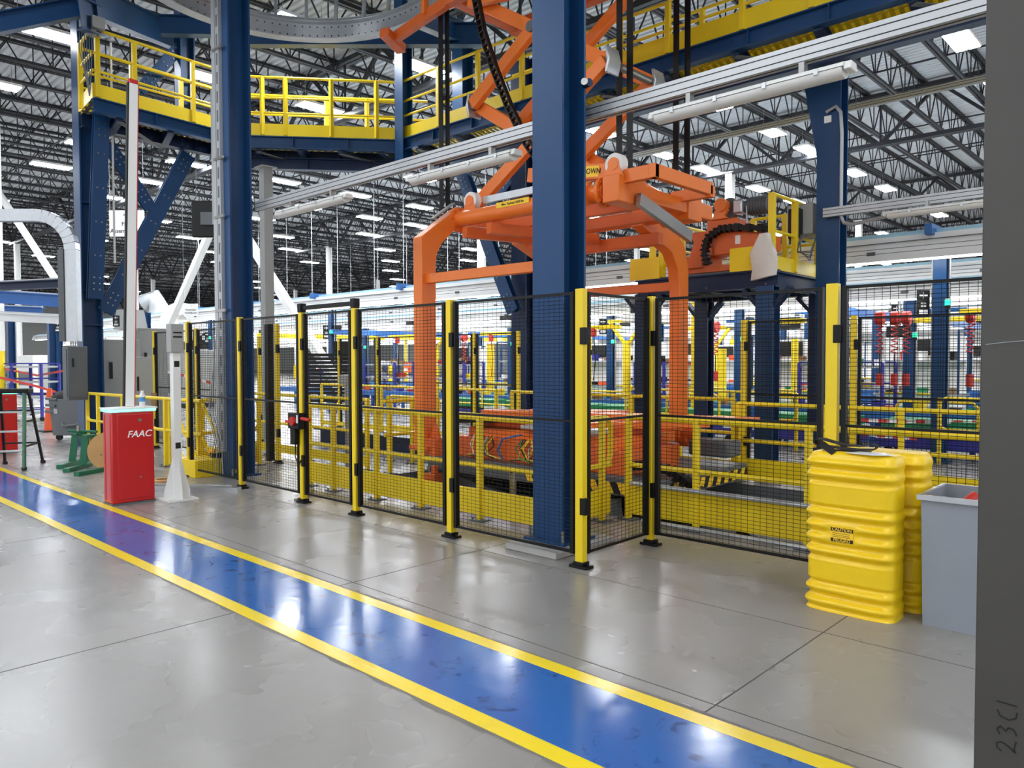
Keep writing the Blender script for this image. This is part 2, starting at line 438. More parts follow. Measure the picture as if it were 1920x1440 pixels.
fence_post(X2[0], Y2, 'yellow fence post at the back end of the short return panel', .05)
fence_post(X2[1], Y2, 'wide yellow fence post behind the ribbed yellow column guard', .085)
fence_panel((X2[0] + .05, Y2), (X2[1] - .07, Y2), 'mesh panel to the left of the ribbed yellow column guard')
fence_panel((X2[1] + .07, Y2), (X2[2] - .05, Y2), 'mesh panel behind the grey bin at far right')
# gate bar and interlock
t = thing('gate_bar', 'black overhead bar joining the two gate posts', 'gate bar', (XS[2], FY, FH + .04))
b = MB(); b.beam((XS[2], FY, FH + .045), (XS[3], FY, FH + .045), .04, .045); b.build('crossbar', M['blk'], t)
for x in (XS[2], XS[3]): MB().cbox((x, FY, FH + .045), (.075, .075, .1)).build('bracket', M['blk'], t, bevel=.006)
IX, IZ = XS[2], .93
t = thing('gate_interlock', 'black gate interlock switch with red rotary handle on gate post', 'switch', (IX, FY - .03, IZ))
MB().box((IX - .13, FY - .115, IZ - .08), (IX + .1, FY - .035, IZ + .1)).build('housing', M['blk'], t, bevel=.008)
MB().box((IX - .11, FY - .1, IZ - .26), (IX - .01, FY - .04, IZ - .08)).build('escape_unit', M['blk'], t, bevel=.006)
b = MB(); b.cyl((IX + .0, FY - .116, IZ + .01), (IX, FY - .15, IZ + .01), .05, 16); b.beam((IX - .13, FY - .14, IZ + .0), (IX + .02, FY - .14, IZ + .01), .02, .03); b.build('rotary_handle', M['red2'], t)
b = MB(); b.cyl((IX + .1, FY - .08, IZ + .04), (IX + .24, FY - .06, IZ + .03), .02, 8); b.build('door_handle', M['red2'], t)
MB().box((IX + .055, FY - .118, IZ - .01), (IX + .085, FY - .115, IZ + .08)).build('sticker', M['pap'], t)
MB().tube([(IX - .06, FY - .06, IZ - .26), (IX - .07, FY - .06, IZ - .4), (IX - .02, FY - .05, IZ - .5), (IX + .02, FY - .04, IZ - .44)], .008, 6).build('cable', M['blk'], t)
# ---- second fence line behind the pit
FB = [(635, 642, 17.8), (890, 628, 16.2), (1393, 611, 11.6), (1601, 603, 10.7)]
FB = []
for u, lb in ((636, 'thin yellow fence post standing behind the gate panel, left of the orange leg'), (708, 'thin yellow fence post further back, right of the gate'),
              (890, 'thin yellow fence post right of the front orange leg'), (972, 'thin yellow fence post just left of the big blue column'),
              (1395, 'yellow fence post behind the pit between the two platform legs'), (1600, 'yellow fence post behind the right-hand mesh panel')):
    p = Yp(u, 700, 9.95 if u > 1000 else 10.6)
    FB.append((p.x, p.y)); fence_post(p.x, p.y, lb, .075 if u > 1000 else .06, h=2.17, grp='fence posts behind the pit')
for i, lb in ((4, 'background mesh panel behind the platform legs'), (5, 'background mesh panel at far right behind the pit rail')):
    q = FB[i + 1] if i == 4 else (FB[5][0] + 1.6, FB[5][1])
    fence_panel((FB[i][0] + .06, FB[i][1]), (q[0] - .06, q[1]), lb, dx=.052, dz=.032, w=.005)
fence_panel((FB[5][0] + 1.6, FB[5][1]), (FB[5][0] + 3.1, FB[5][1]), 'background mesh panel half hidden by the grey steel column', w=.005)
for i, lb in ((0, 'background mesh panel behind the gate, left of the orange leg'), (1, 'background mesh panel crossing the front orange leg'), (2, 'background mesh panel left of the big blue column')):
    fence_panel((FB[i][0] + .06, FB[i][1]), (FB[i + 1][0] - .06, FB[i + 1][1]), lb, dx=.06, dz=.04, w=.004)
for u, y, lb, h in ((1106, 15.2, 'yellow post in the assembly line left of the return panel', 2.2), (520, 6.2, 'yellow and black fence post at the foot of the slim grey post', 2.2), (487, 7.6, 'thin yellow post left of the slim grey post', 2.1)):
    p = Yp(u, 700, y); fence_post(p.x, p.y, lb, .07, h=h, grp='fence posts behind the pit')
p = Yp(505, 700, 6.2); MBp = thing('cushion_pad', 'tall black pad in front of the slim grey post', 'pad', (p.x, p.y, 0))
MB().box((p.x - .06, p.y - .05, .02), (p.x + .06, p.y + .05, 2.2)).build('pad', M['blk'], MBp, bevel=.01)

# ================================================================== YELLOW GUARD RAILS
def guard_rail(pts, posts, label, h=1.07, mids=(.56,), kick=.27, r=.028, pw=.055, z=0.0, round0=False, round1=False, foot=True, name='guard_rail', grp='yellow guard rails', kz=.06):
    pts = [V((p[0], p[1], 0)) for p in pts]
    t = thing(name, label, 'guard rail', (pts[0].x, pts[0].y, z), grp)
    def lift(zz, pp=pts): return [p + V((0, 0, z + zz)) for p in pp]
    if round0 or round1:
        top, mid = lift(h - r), lift(mids[0])
        path = []
        if round0:
            d = (pts[1] - pts[0]).normalized() * .09
            path += [pts[0] + d + V((0, 0, z + mids[0])), pts[0] + d * .3 + V((0, 0, z + mids[0] + .03)), pts[0] + V((0, 0, z + mids[0] + .1)), pts[0] + V((0, 0, z + h - r - .1)), pts[0] + d * .3 + V((0, 0, z + h - r - .03)), pts[0] + d + V((0, 0, z + h - r))]
        else: path += [top[0]]
        path += top[1:-1]
        if round1:
            d = (pts[-2] - pts[-1]).normalized() * .09
            path += [pts[-1] + d + V((0, 0, z + h - r)), pts[-1] + d * .3 + V((0, 0, z + h - r - .03)), pts[-1] + V((0, 0, z + h - r - .1)), pts[-1] + V((0, 0, z + mids[0] + .1)), pts[-1] + d * .3 + V((0, 0, z + mids[0] + .03)), pts[-1] + d + V((0, 0, z + mids[0]))]
        else: path += [top[-1]]
        MB().tube(path, r, 10).build('top_rail', M['yel'], t)
    else: MB().tube(lift(h - r), r, 10).build('top_rail', M['yel'], t)
    for m_ in mids: MB().tube(lift(m_), r * .9, 8).build('mid_rail', M['yel'], t)
    if kick:
        b = MB()
        for p, q in zip(pts, pts[1:]): b.beam(p + V((0, 0, z + kz + kick / 2)), q + V((0, 0, z + kz + kick / 2)), .012, kick)
        b.build('kick_plate', M['yel'], t)
    for s in posts:
        i = int(s); i = min(i, len(pts) - 2); p = pts[i].lerp(pts[i + 1], s - i)
        b = MB(); b.box((p.x - pw / 2, p.y - pw / 2, z + .012), (p.x + pw / 2, p.y + pw / 2, z + h - .02)); po = b.build('post', M['yel'], t, bevel=.004)
        if foot:
            b = MB(); b.box((p.x - .09, p.y - .07, z), (p.x + .09, p.y + .07, z + .014))
            for sx in (-.065, .065): b.cyl((p.x + sx, p.y - .04, z + .01), (p.x + sx, p.y - .04, z + .03), .011, 6)
            f = b.build('base_plate', M['dgry'], po)
    return t
guard_rail([(-8.75, 5.35), (-4.56, 5.35), (-4.56, 6.3)], [.03, .16, .37, .56, .78, 1.85], 'long yellow guard rail in front of the pit, left of the big blue column', round1=True, kick=.26)
for (xa, xb, lb) in ((-14.5, -12.75, 'mesh fence bay at far left behind the red cabinet'), (-12.75, -10.95, 'mesh fence bay behind the grey card post')):
    fence_panel((xa + .05, 5.75), (xb - .05, 5.75), lb, dx=.055, dz=.036)
for xa, lb in ((-14.5, 'black and yellow fence post just right of the white boom arm'), (-12.75, 'thin fence post hidden behind the head of the grey card post')): fence_post(xa, 5.75, lb)
bd_ = Dp(289, 752, 12.9); tag(MB().box((bd_.x - .09, bd_.y - .012, bd_.z - .14), (bd_.x + .09, bd_.y + .012, bd_.z + .14)).build('wood_board', M['brn']), 'short brown board standing against the yellow rail right of the red cabinet', 'board')
g2 = guard_rail([(-4.42, 6.42), (-.75, 6.42), ], [.0, .21, .5, .98], 'yellow guard rail in front of the pit, right of the big blue column', kick=.3)
MB().tube([(-4.35, 6.36, .385), (-1.0, 6.36, .385)], .022, 8).build('top_conduit', M['alu'], g2)
MB().tube([(-4.2, 6.34, .03), (-1.0, 6.34, .03)], .022, 8).build('floor_conduit', M['alu'], g2)
p1 = Yp(1383, 800, PY1 + .1)
guard_rail([(p1.x, PY1 + .1), (2.2, PY1 + .1)], [0, .16, .29, .45, .62, .8], 'yellow guard rail along the far side of the pit', round0=False)
q0 = Yp(1757, 840, 6.9)
guard_rail([(-.95, 6.42), (-.95, 8.4), (-.95, 9.1)], [0.02, .6], 'yellow return guard rail at the right end of the pit', round0=True, pw=.09, r=.035, kick=0)
guard_rail([(-15.0, 4.75), (-13.55, 4.78), (-10.75, 4.9)], [0.0, .35, 1.05, 1.6], 'yellow guard rail beside the blue column behind the wooden reel', round0=True, kick=0)
guard_rail([(-10.95, 4.95), (-10.95, 5.9)], [0, 1], 'yellow swing gate behind the grey card post', round0=True, round1=True, kick=.25)
guard_rail([(-13.3, 6.7), (-9.2, 6.7)], [0, .3, .6, .99], 'yellow guard rail behind the stair rails', kick=.14)
guard_rail([(-9.9, 7.6), (-8.7, 7.6), (-8.7, 6.6)], [0, .5, 1, 1.9], 'yellow guard rail at the left end of the pit', round0=True, kick=0)
guard_rail([(-9.6, 10.2), (-5.2, 10.2)], [0, .18, .4, .6, .8, 1], 'low yellow guard rail on the far side of the pit, left of the lift', kick=.1)
guard_rail([(-16.2, 10.4), (-10.2, 10.4)], [0, .2, .4, .6, .8, 1], 'yellow guard rail beyond the gate panel in the background', kick=.1)
# slanting stair handrails down to the pit
for i, (x, lb) in enumerate(((-11.6, 'yellow slanting handrail behind the red barrier cabinet'), (-10.5, 'yellow slanting handrail behind the grey card post'))):
    t = thing('stair_handrail', lb, 'handrail', (x, 5.0, 0), 'yellow slanting handrails')
    MB().tube([(x - .55, 5.05, 1.0), (x + .45, 5.05, .06)], .026, 8).build('upper_pipe', M['yel'], t)
    MB().tube([(x - .75, 5.05, .66), (x - .05, 5.05, .06)], .026, 8).build('lower_pipe', M['yel'], t)
    MB().box((x - .6, 5.02, 0), (x - .53, 5.08, 1.0)).build('post', M['yel'], t)
t = thing('kick_box', 'yellow floor box with bolts behind the grey card post', 'box', (-10.3, 4.75, 0))
MB().box((-10.95, 4.62, .0), (-10.35, 5.0, .24)).build('shell', M['yel'], t, bevel=.006)

# ================================================================== FOREGROUND THINGS
def guard_half(cx, cy, w, d, h, name, label, rot, seed, lid=False):
    t = thing(name, label, 'column guard', (cx, cy, 0), None, rot)
    rnd = random.Random(seed); b = MB(); NZ, NA = 150, 64; vs = []
    for i in range(NZ + 1):
        z = h * i / NZ; f = i / NZ
        band = min(abs(f - .735) / .05, abs(f - .255) / .05)
        rib = math.cos(2 * PI * (f * 12.5 + .3))
        amp = .015 * max(0, min(1, (band - 1) * 2.0)) * min(1, (1 - f) * 16)
        topr = 0 if f < .95 else (f - .95) / .05
        shrink = .05 * (1 - math.sqrt(max(0, 1 - topr * topr)))
        squash = .018 * max(0, 1 - f / .08)
        for j in range(NA):
            a = 2 * PI * j / NA; n = 4.5
            ca, sa = math.cos(a), math.sin(a)
            R_ = (abs(ca) ** n + abs(sa) ** n) ** (-1 / n)
            x, y = ca * R_, sa * R_
            flat = 1.0 if y < .9 else 0.2
            edge = 1 - max(0, (x - .75) / .25) if x > .75 else 1
            k = amp * rib * flat * (.25 + .75 * max(0, edge))
            if .43 < f < .56 and y < -.5 and -.45 < x < .26: k *= .05
            vs.append((x * (w / 2 - shrink + k * .8 + squash * .5), y * (d / 2 - shrink + k) - squash * (1 if y < 0 else 0), z))
    fs = []
    for i in range(NZ):
        for j in range(NA): fs.append((i * NA + j, i * NA + (j + 1) % NA, (i + 1) * NA + (j + 1) % NA, (i + 1) * NA + j))
    fs += [tuple(range(NA))[::-1], tuple(NZ * NA + j for j in range(NA))]
    b.add(vs, fs).build('shell', M['yel2'], t, local=True, sharp=60)
    return t
GX, GY_, GW, GD, GH = -1.738, 5.08, .545, .3, 1.025
ga = guard_half(GX, GY_, GW, GD, GH, 'column_guard', 'ribbed yellow column guard half with a CAUTION label, leaning in front', .0, 1)
gb = guard_half(GX + .075, GY_ + .32, GW, GD, GH - .01, 'column_guard', 'ribbed yellow column guard half standing behind the labelled half', .0, 2)
# caution label on the front half
LX, LZ, LYF = GX - .028, .505, GY_ - GD / 2 - .004
lb = thing('label_anchor', None, None, (0, 0, 0)); bpy.data.objects.remove(lb)
def on_guard(b, name, m): return b.build(name, m, ga)
BASE[ga] = V((GX, GY_, 0))
on_guard(MB().box((LX - .068, LYF - .003, LZ - .045), (LX + .068, LYF + .012, LZ + .045)), 'caution_label', M['lab'])
on_guard(MB().box((LX - .068, LYF - .004, LZ + .021), (LX + .068, LYF, LZ + .045)), 'label_band', M['ink'])
on_guard(MB().box((LX - .068, LYF - .004, LZ - .045), (LX + .068, LYF, LZ - .023)), 'label_band', M['ink'])
text('CAUTION', .027, (LX, LYF - .0045, LZ + .033), (1, 0, 0), (0, 0, 1), M['lab'], ga, ext=.0006)
text('PELIGRO', .027, (LX, LYF - .0045, LZ - .034), (1, 0, 0), (0, 0, 1), M['lab'], ga, ext=.0006)
for dz in (.009, -.003, -.013): on_guard(MB().box((LX - .058, LYF - .0036, LZ + dz - .0012), (LX + .05, LYF - .002, LZ + dz + .0012)), 'label_line', M['ink'])
# black strap lying on the guard
t = thing('webbing_strap', 'black webbing strap lying loosely on top of the yellow column guard', 'strap', (GX - .1, GY_, GH))
def ribbon(b, pts, wd, th=.004):
    for p, q in zip(pts, pts[1:]): b.beam(p, q, th, wd, wd_up)
pts = [(-.19, -.02, .05), (-.17, -.03, .075), (-.13, -.04, .078), (-.06, -.03, .06), (.02, -.02, .046), (.1, .0, .045), (.16, .02, .06), (.185, .03, .045), (.17, .02, .025), (.08, .0, .02), (0, -.02, .022), (-.08, -.03, .03), (-.16, -.03, .035), (-.19, -.02, .05)]
b = MB(); k = len(pts); w_ = V((.01, .042, .006)); vs = []
P0 = V((GX - .06, GY_ - .01, GH - .006))
for p in pts: vs += [P0 + V(p) - w_ / 2, P0 + V(p) + w_ / 2, P0 + V(p) + w_ / 2 + V((0, 0, .005)), P0 + V(p) - w_ / 2 + V((0, 0, .005))]
fs = []
for i in range(k - 1):
    for j in range(4): fs.append((4 * i + j, 4 * i + (j + 1) % 4, 4 * i + 4 + (j + 1) % 4, 4 * i + 4 + j))
b.add(vs, fs); b.beam(P0 + V((-.14, -.05, .05)), P0 + V((-.03, -.12, .004)), .004, .045, (.4, .6, .6)); b.beam(P0 + V((-.1, -.03, .01)), P0 + V((.15, .02, .01)), .035, .01)
b.build('webbing', M['rub'], t)
b = MB(); P1 = V((GX + .12, GY_ - .03, GH - .002))
b.prism([P1 + V((-.14, -.1, .004)), P1 + V((.03, -.13, .004)), P1 + V((.13, -.06, .005)), P1 + V((.05, .04, .004)), P1 + V((-.08, .03, .004))], (0, 0, .004))
tag(b.build('plastic_film', M['clear']), 'scrap of clear film lying on the yellow column guard', 'film')
# grey bin
bx0, bx1, by0, by1, bh = -1.345, -.82, 5.05, 5.6, .80
t = thing('waste_bin', 'grey sheet metal waste bin beside the yellow column guard', 'bin', (bx0, by0, 0))
b = MB()
tk = .012; tp = .03
b.add([(bx0 + tp * .4, by0 + .02, 0), (bx1, by0 + .02, 0), (bx1, by1 - .02, 0), (bx0 + tp * .4, by1 - .02, 0), (bx0, by0, bh), (bx1, by0, bh), (bx1, by1, bh), (bx0, by1, bh),
       (bx0 + tp * .4 + tk, by0 + .02 + tk, .03), (bx1 - tk, by0 + .02 + tk, .03), (bx1 - tk, by1 - .02 - tk, .03), (bx0 + tp * .4 + tk, by1 - .02 - tk, .03), (bx0 + tk, by0 + tk, bh), (bx1 - tk, by0 + tk, bh), (bx1 - tk, by1 - tk, bh), (bx0 + tk, by1 - tk, bh)],
      [(3, 2, 1, 0), (0, 1, 5, 4), (1, 2, 6, 5), (2, 3, 7, 6), (3, 0, 4, 7), (8, 9, 10, 11), (9, 8, 12, 13), (10, 9, 13, 14), (11, 10, 14, 15), (8, 11, 15, 12), (4, 5, 13, 12), (5, 6, 14, 13), (6, 7, 15, 14), (7, 4, 12, 15)])
b.build('body', M['bgry'], t)
b = MB(); r_ = .026
b.box((bx0 - .02, by0 - .02, bh - .03), (bx1 + .02, by0 + .004, bh)); b.box((bx0 - .02, by1 - .004, bh - .03), (bx1 + .02, by1 + .02, bh)); b.box((bx0 - .02, by0, bh - .03), (bx0 + .004, by1, bh)); b.box((bx1 - .004, by0, bh - .03), (bx1 + .02, by1, bh))
b.build('rim', M['galv'], t)
rr = random.Random(4); 
for k, lbk in enumerate(('red plastic cup end among the scrap in the grey bin', 'crumpled red wrapper in the front of the grey bin', 'red tube lying at the back of the grey bin')):
    c = V((bx0 + .17 + .1 * k, by0 + (.3, .16, .42)[k], .70 + .02 * k)); b = MB()
    b.cyl(c, c + V((.06, .05, .07)), .05, 12, .04); b.cyl(c, c - V((.05, .02, .06)), .035, 10, .05)
    tag(b.build('red_scrap', M['red2']), lbk, 'scrap', 'red scrap in the bin')
b = MB()
for k in range(12):
    x, y = rr.uniform(bx0 + .05, bx1 - .1), rr.uniform(by0 + .05, by1 - .12); b.beam((x, y, .5 + .02 * (k % 3)), (x + rr.uniform(-.15, .15) * .3, y + .1, .58), .11, .012, (rr.random(), rr.random(), 1))
b.cbox(((bx0 + bx1) / 2, (by0 + by1) / 2, .45), (.46, .46, .1))
tag(b.build('scrap_cardboard', M['brn']), 'loose brown cardboard scrap filling the grey bin', 'scrap', None, 'stuff')
# grey steel column nearest the camera, with chalk number
d_ = 2.15
pl = Dp(1826, 1400, d_)
fx = RT.copy(); fx.z = 0; fx.normalize(); fy = V((-fx.y, fx.x, 0))
ang = math.radians(-36); fx2 = fx * math.cos(ang) + fy * math.sin(ang); fy2 = V((-fx2.y, fx2.x, 0))
t = thing('steel_column', 'bare grey steel column standing closest at the right edge, with a handwritten number', 'column', (pl.x, pl.y, 0))
o0 = V((pl.x, pl.y, 0)); b = MB(); wd, dp = .36, .36
def cc(x, y, z): return o0 + fx2 * x + fy2 * y + V((0, 0, z))
def cb(b, x0, y0, x1, y1, z0, z1): return b.add([cc(x0, y0, z0), cc(x1, y0, z0), cc(x1, y1, z0), cc(x0, y1, z0), cc(x0, y0, z1), cc(x1, y0, z1), cc(x1, y1, z1), cc(x0, y1, z1)], [(3, 2, 1, 0), (4, 5, 6, 7), (0, 1, 5, 4), (1, 2, 6, 5), (2, 3, 7, 6), (3, 0, 4, 7)])
cb(b, 0, 0, wd, .025, 0, 9.5); cb(b, 0, dp, wd, dp + .025, 0, 9.5); cb(b, wd / 2 - .01, .02, wd / 2 + .01, dp, 0, 9.5)
b.build('shaft', M['col'], t, bevel=.003)
# handwritten 23C1 as pen strokes; letters run upwards
def stroke(b, pts, w=.0032):
    L_ = [cc(x, -.0012, z) for x, z in pts]
    for p, q in zip(L_, L_[1:]):
        b.beam(p, q, w, .0012, -fy2)
gx, gz, s_ = .052, .535, .046      # baseline start, letters advance along +z, tops point to -x
def glyph(b, pts, oz): stroke(b, [(gx + .048 - y * s_, gz + oz + x * s_) for x, y in pts])
b = MB()
glyph(b, [(0, .75), (.15, .98), (.45, 1), (.55, .75), (.4, .45), (.05, .05), (.3, .12), (.75, .02)], 0)
glyph(b, [(0, .85), (.3, 1), (.5, .82), (.25, .55), (.5, .42), (.45, .15), (.1, .0)], .046)
glyph(b, [(.55, 1), (.2, .85), (.05, .4), (.25, .05), (.6, .0)], .088)
glyph(b, [(.2, 1.05), (.1, .0)], .128)
b.build('handwritten_number', M['ink'], t)
b = MB()
zz = 1.66; b.add([], [])
stroke(b, [(.012 + .008 * k, zz + .002 * math.sin(k * .3) + .006 * (k / 12) ** 2 + .0004 * k) for k in range(15)], .0022)
b.build('scratch_line', M['bgry'], t)
# ---- red boom barrier cabinet and boom
def barrier(x0, y0, label, boom=True):
    w, d, h = .27, .46, 1.05
    t = thing('barrier_cabinet', label, 'boom barrier', (x0, y0, 0), 'boom barriers')
    MB().box((x0, y0, .02), (x0 + w, y0 + d, h)).build('body', M['red'], t, bevel=.012)
    MB().box((x0 + w, y0 + .06, .06), (x0 + w + .008, y0 + d - .05, h - .03)).build('door', M['red'], t, bevel=.004)
    MB().box((x0 - .005, y0 - .005, 0), (x0 + w + .005, y0 + d + .005, .02)).build('base', M['dgry'], t)
    b = MB()
    for dz in (.0,): b.box((x0 + .03, y0 - .004, .05), (x0 + .07, y0 + .0, h - .03)); b.box((x0 + .2, y0 - .004, .05), (x0 + .24, y0, h - .03))
    b.build('side_channel', M['red2'], t)
    b = MB(); b.box((x0 - .03, y0 - .03, h + .028), (x0 + w + .04, y0 + d + .03, h + .045)); b.build('lid', M['pap'], t, bevel=.006)
    b = MB(); b.box((x0 - .015, y0 - .015, h), (x0 + w + .02, y0 + d + .015, h + .03)); b.build('light_strip', M['teal'], t)
    b = MB(); b.cyl((x0 + w + .006, y0 + .3, h - .1), (x0 + w + .016, y0 + .3, h - .1), .02, 12); b.cyl((x0 + w + .006, y0 + .3, .3), (x0 + w + .012, y0 + .3, .3), .012, 10); b.build('lock', M['stl'], t)
    return t
BX, BY = -9.3, 3.1
t = barrier(BX, BY, 'red boom barrier cabinet with white lettering and glowing teal top strip')
text('FAAC', .105, (BX + .27 + .0105, BY + .29, .79), (0, 1, 0), (0, 0, 1), M['pap'], t, shear=.25, ext=.002)
t2 = barrier(-15.9, 3.35, 'second red boom barrier cabinet at the left edge behind the ladder')
p0 = V((BX + .1, BY + .25, 1.1)); p1 = Dp(249, 150, (p0 - EYE).dot(FW) + .1)
t = thing('barrier_boom', 'white upright boom arm with red tip on the red cabinet', 'boom arm', p0)
d = (p1 - p0); up_ = V((1, 0, 0)); sd = d.normalized().cross(up_).normalized()
MB().beam(p0, p1 - d * .012, .095, .06, up_).build('arm', M['wht'], t)
MB().beam(p1 - d * .014, p1, .105, .07, up_).build('end_cap', M['red'], t, bevel=.01)
MB().beam(p0, p1 - d * .012, .014, .05, up_, off=(-.055, 0)).build('left_edging', M['rub'], t)
MB().beam(p0, p1 - d * .012, .012, .05, up_, off=(.054, 0)).build('right_edging', M['red2'], t)
b = MB(); c = Dp(247, 768, (p0 - EYE).dot(FW) - .25); c.z = 1.097
tt = thing('water_bottle', 'small clear plastic bottle with blue label standing on the red cabinet', 'bottle', (BX + .2, BY + .36, 1.095))
c = V((BX + .2, BY + .36, 1.095)); b.cyl(c, c + V((0, 0, .13)), .032, 12); b.cyl(c + V((0, 0, .13)), c + V((0, 0, .17)), .032, 12, .014); b.build('bottle_body', M['clear'], tt)
MB().cyl(c + V((0, 0, .17)), c + V((0, 0, .185)), .016, 10).build('cap', M['pap'], tt)
MB().cyl(c + V((0, 0, .06)), c + V((0, 0, .11)), .033, 12).build('bottle_label', M['teal'] if False else mat('blue_bottle_label', '4A90D0', .5), tt)
# ---- grey card reader post
CX, CY = -8.95, 3.78
t = thing('card_post', 'grey floor-standing card reader post with gusseted base', 'post', (CX, CY, 0))
MB().box((CX - .045, CY - .045, .015), (CX + .045, CY + .045, 2.0)).build('post', M['wht'], t, bevel=.004)
MB().box((CX - .18, CY - .18, 0), (CX + .18, CY + .18, .015)).build('base_plate', M['wht'], t)
for a in range(4):
    dx, dy = ((1, 0), (0, 1), (-1, 0), (0, -1))[a]; n = V((-dy, dx, 0)) * .008
    P_ = [V((CX + dx * .045, CY + dy * .045, .015)), V((CX + dx * .15, CY + dy * .15, .015)), V((CX + dx * .15, CY + dy * .15, .1)), V((CX + dx * .045, CY + dy * .045, .5))]
    MB().prism([q - n / 2 for q in P_], n).build('gusset', M['wht'], t)
hd_ = MB().box((CX - .06, CY - .075, 1.72), (CX + .075, CY + .075, 2.05)).build('reader_head', M['gry'], t, bevel=.006)
for z in (1.94, 1.89): MB().box((CX + .075, CY - .05, z), (CX + .078, CY + .055, z + .018)).build('card_slot', M['ink'], hd_)
for z in (1.55, .6): MB().box((CX + .0445, CY - .03, z), (CX + .047, CY + .03, z + .07)).build('access_hole', M['ink'], t)
# ---- yellow safety laser scanner on bracket
sc_ = Zp(402, 888); SX, SY = sc_.x, sc_.y - .05
t = thing('laser_scanner', 'yellow and black safety laser scanner on a white floor bracket', 'scanner', (SX, SY, 0))
b = MB(); b.box((SX - .17, SY - .02, .13), (SX + .17, SY + .2, .14)); b.prism([(SX + .15, SY - .02, .14), (SX + .15, SY + .2, .14), (SX + .15, SY + .2, .34)], (.01, 0, 0)); b.prism([(SX - .15, SY - .02, .14), (SX - .15, SY + .2, .14), (SX - .15, SY + .2, .34)], (.01, 0, 0)); b.box((SX - .17, SY + .19, 0), (SX + .17, SY + .2, .36)); b.build('bracket', M['wht'], t)
MB().cyl((SX, SY + .08, .17), (SX, SY + .08, .3), .09, 16).build('scan_window', M['blk'], t)
MB().box((SX - .09, SY + .0, .3), (SX + .09, SY + .17, .38)).build('head', M['yel'], t, bevel=.02)
MB().box((SX - .09, SY + .02, .14), (SX + .09, SY + .17, .18)).build('foot', M['yel'], t, bevel=.01)
MB().cbox((SX + .03, SY - .003, .33), (.03, .008, .02)).build('status_light', M['redl'], t)
# floor cable duct
t = thing('cable_duct', 'flat galvanised cable duct on the floor between the card post and fence', 'cable duct', (-9.9, 3.6, 0))
MB().beam((-9.9, 3.75, .03), (-8.85, 4.5, .03), .1, .06).build('duct', M['galv'], t)
MB().tube([(-8.95, 4.45, .075), (-9.3, 4.2, .075), (-9.9, 3.8, .075)], .012, 6).build('conduit', M['stl'], t)
tag(MB().tube([(-8.15, 5.1, .03), (-7.78, 4.63, .02)], .02, 8).build('floor_conduit', M['stl']), 'thin grey conduit lying on the floor by the gate post', 'conduit')
# ---- step ladder
t = thing('step_ladder', 'green fibreglass step ladder with black top at left', 'ladder', (-13.5, 3.25, 0))
fr, rr_, wv = V((-13.0, 3.24, 0)), V((-13.72, 3.68, 0)), V((-.28, -.45, 0))
fl_, rl_ = fr + wv, rr_ + wv; ct = (fr + rr_) / 2; top = 1.14
TR = [ct + V((.07, -.05, top)), ct + V((.07, -.05, top)) + wv * .72 + wv * .14, ct + V((-.06, .04, top)), ct + V((-.06, .04, top)) + wv * .86]
TR[0] += wv * .14; TR[2] += wv * .14
for p, q, nm in ((fr, TR[0], 'front_leg'), (fl_, TR[1], 'front_leg'), (rr_, TR[2], 'rear_leg'), (rl_, TR[3], 'rear_leg')):
    lg_ = MB().beam(p + V((0, 0, .02)), q, .085 if nm == 'front_leg' else .045, .03, wv).build(nm, M['fgl'] if nm == 'front_leg' else M['blk'], t)
    MB().cbox(p + V((0, 0, .025)), (.07, .06, .05)).build('foot', M['rub'], lg_, bevel=.006)
for f in (.25, .5, .75):
    MB().beam(fr.lerp(TR[0], f), fl_.lerp(TR[1], f), .09, .022).build('step', M['alu'], t)
for f in (.3, .75): MB().beam(rr_.lerp(TR[2], f), rl_.lerp(TR[3], f), .025, .025).build('rear_spreader', M['blk'], t)
for f in (.3, .62):
    MB().beam(fr.lerp(TR[0], f), rr_.lerp(TR[2], f), .012, .03).build('brace', M['blk'], t)
c = (TR[0] + TR[1] + TR[2] + TR[3]) / 4; MB().beam(c - wv * .47 + V((0, 0, .03)), c + wv * .47 + V((0, 0, .03)), .25, .07).build('top_cap', M['blk'], t, bevel=.015)
# ---- green reel stand and reel
t = thing('reel_stand', 'green steel reel jack stand with flat channel feet', 'stand', (-12.3, 3.75, 0))
def wp(x, y, z=0): return Zp(x, y, 0) + V((0, 0, z))
for (u0, v0), (u1, v1) in (((112, 879), (150, 868)), ((124, 886), (168, 874)), ((143, 893), (205, 882))):
    MB().beam(wp(u0, v0, .03), wp(u1, v1, .03), .1, .06).build('foot_channel', M['grn'], t, bevel=.004)
for (u, v) in ((150, 872), (170, 878)):
    c = wp(u, v); b = MB()
    for s in (-1, 1): b.beam(c + V((.12 * s * .7, .12 * s * .7, .05)), c + V((.04 * s, .04 * s, .5)), .1, .03, (1, -1, 0))
    b.cbox(c + V((0, 0, .5)), (.2, .16, .025)); b.build('jack_frame', M['grn'], t)
c = wp(152, 872); MB().cyl(c + V((-.22, -.1, .53)), c + V((.3, .14, .53)), .02, 8).build('spindle', M['grn'], t)
MB().cyl(c + V((-.02, -.02, .53)), c + V((-.02, -.02, .62)), .03, 10).build('knob', M['stl'], t)
rc = Zp(204, 880); ax = V((.88, -.48, 0)).normalized()
t = thing('cable_reel', 'wooden cable reel standing on the floor behind the red cabinet', 'reel', (rc.x, rc.y, 0))
RR = .28; cz = rc + V((0, 0, RR))
MB().ring(cz, ax, RR, .03, .025, 40).build('flange', M['wood'], t)
MB().ring(cz - ax * .3, ax, RR, .03, .025, 40).build('flange', M['wood'], t)
MB().cyl(cz - ax * .28, cz, .14, 24).build('drum', M['wood'], t)
b = MB(); 
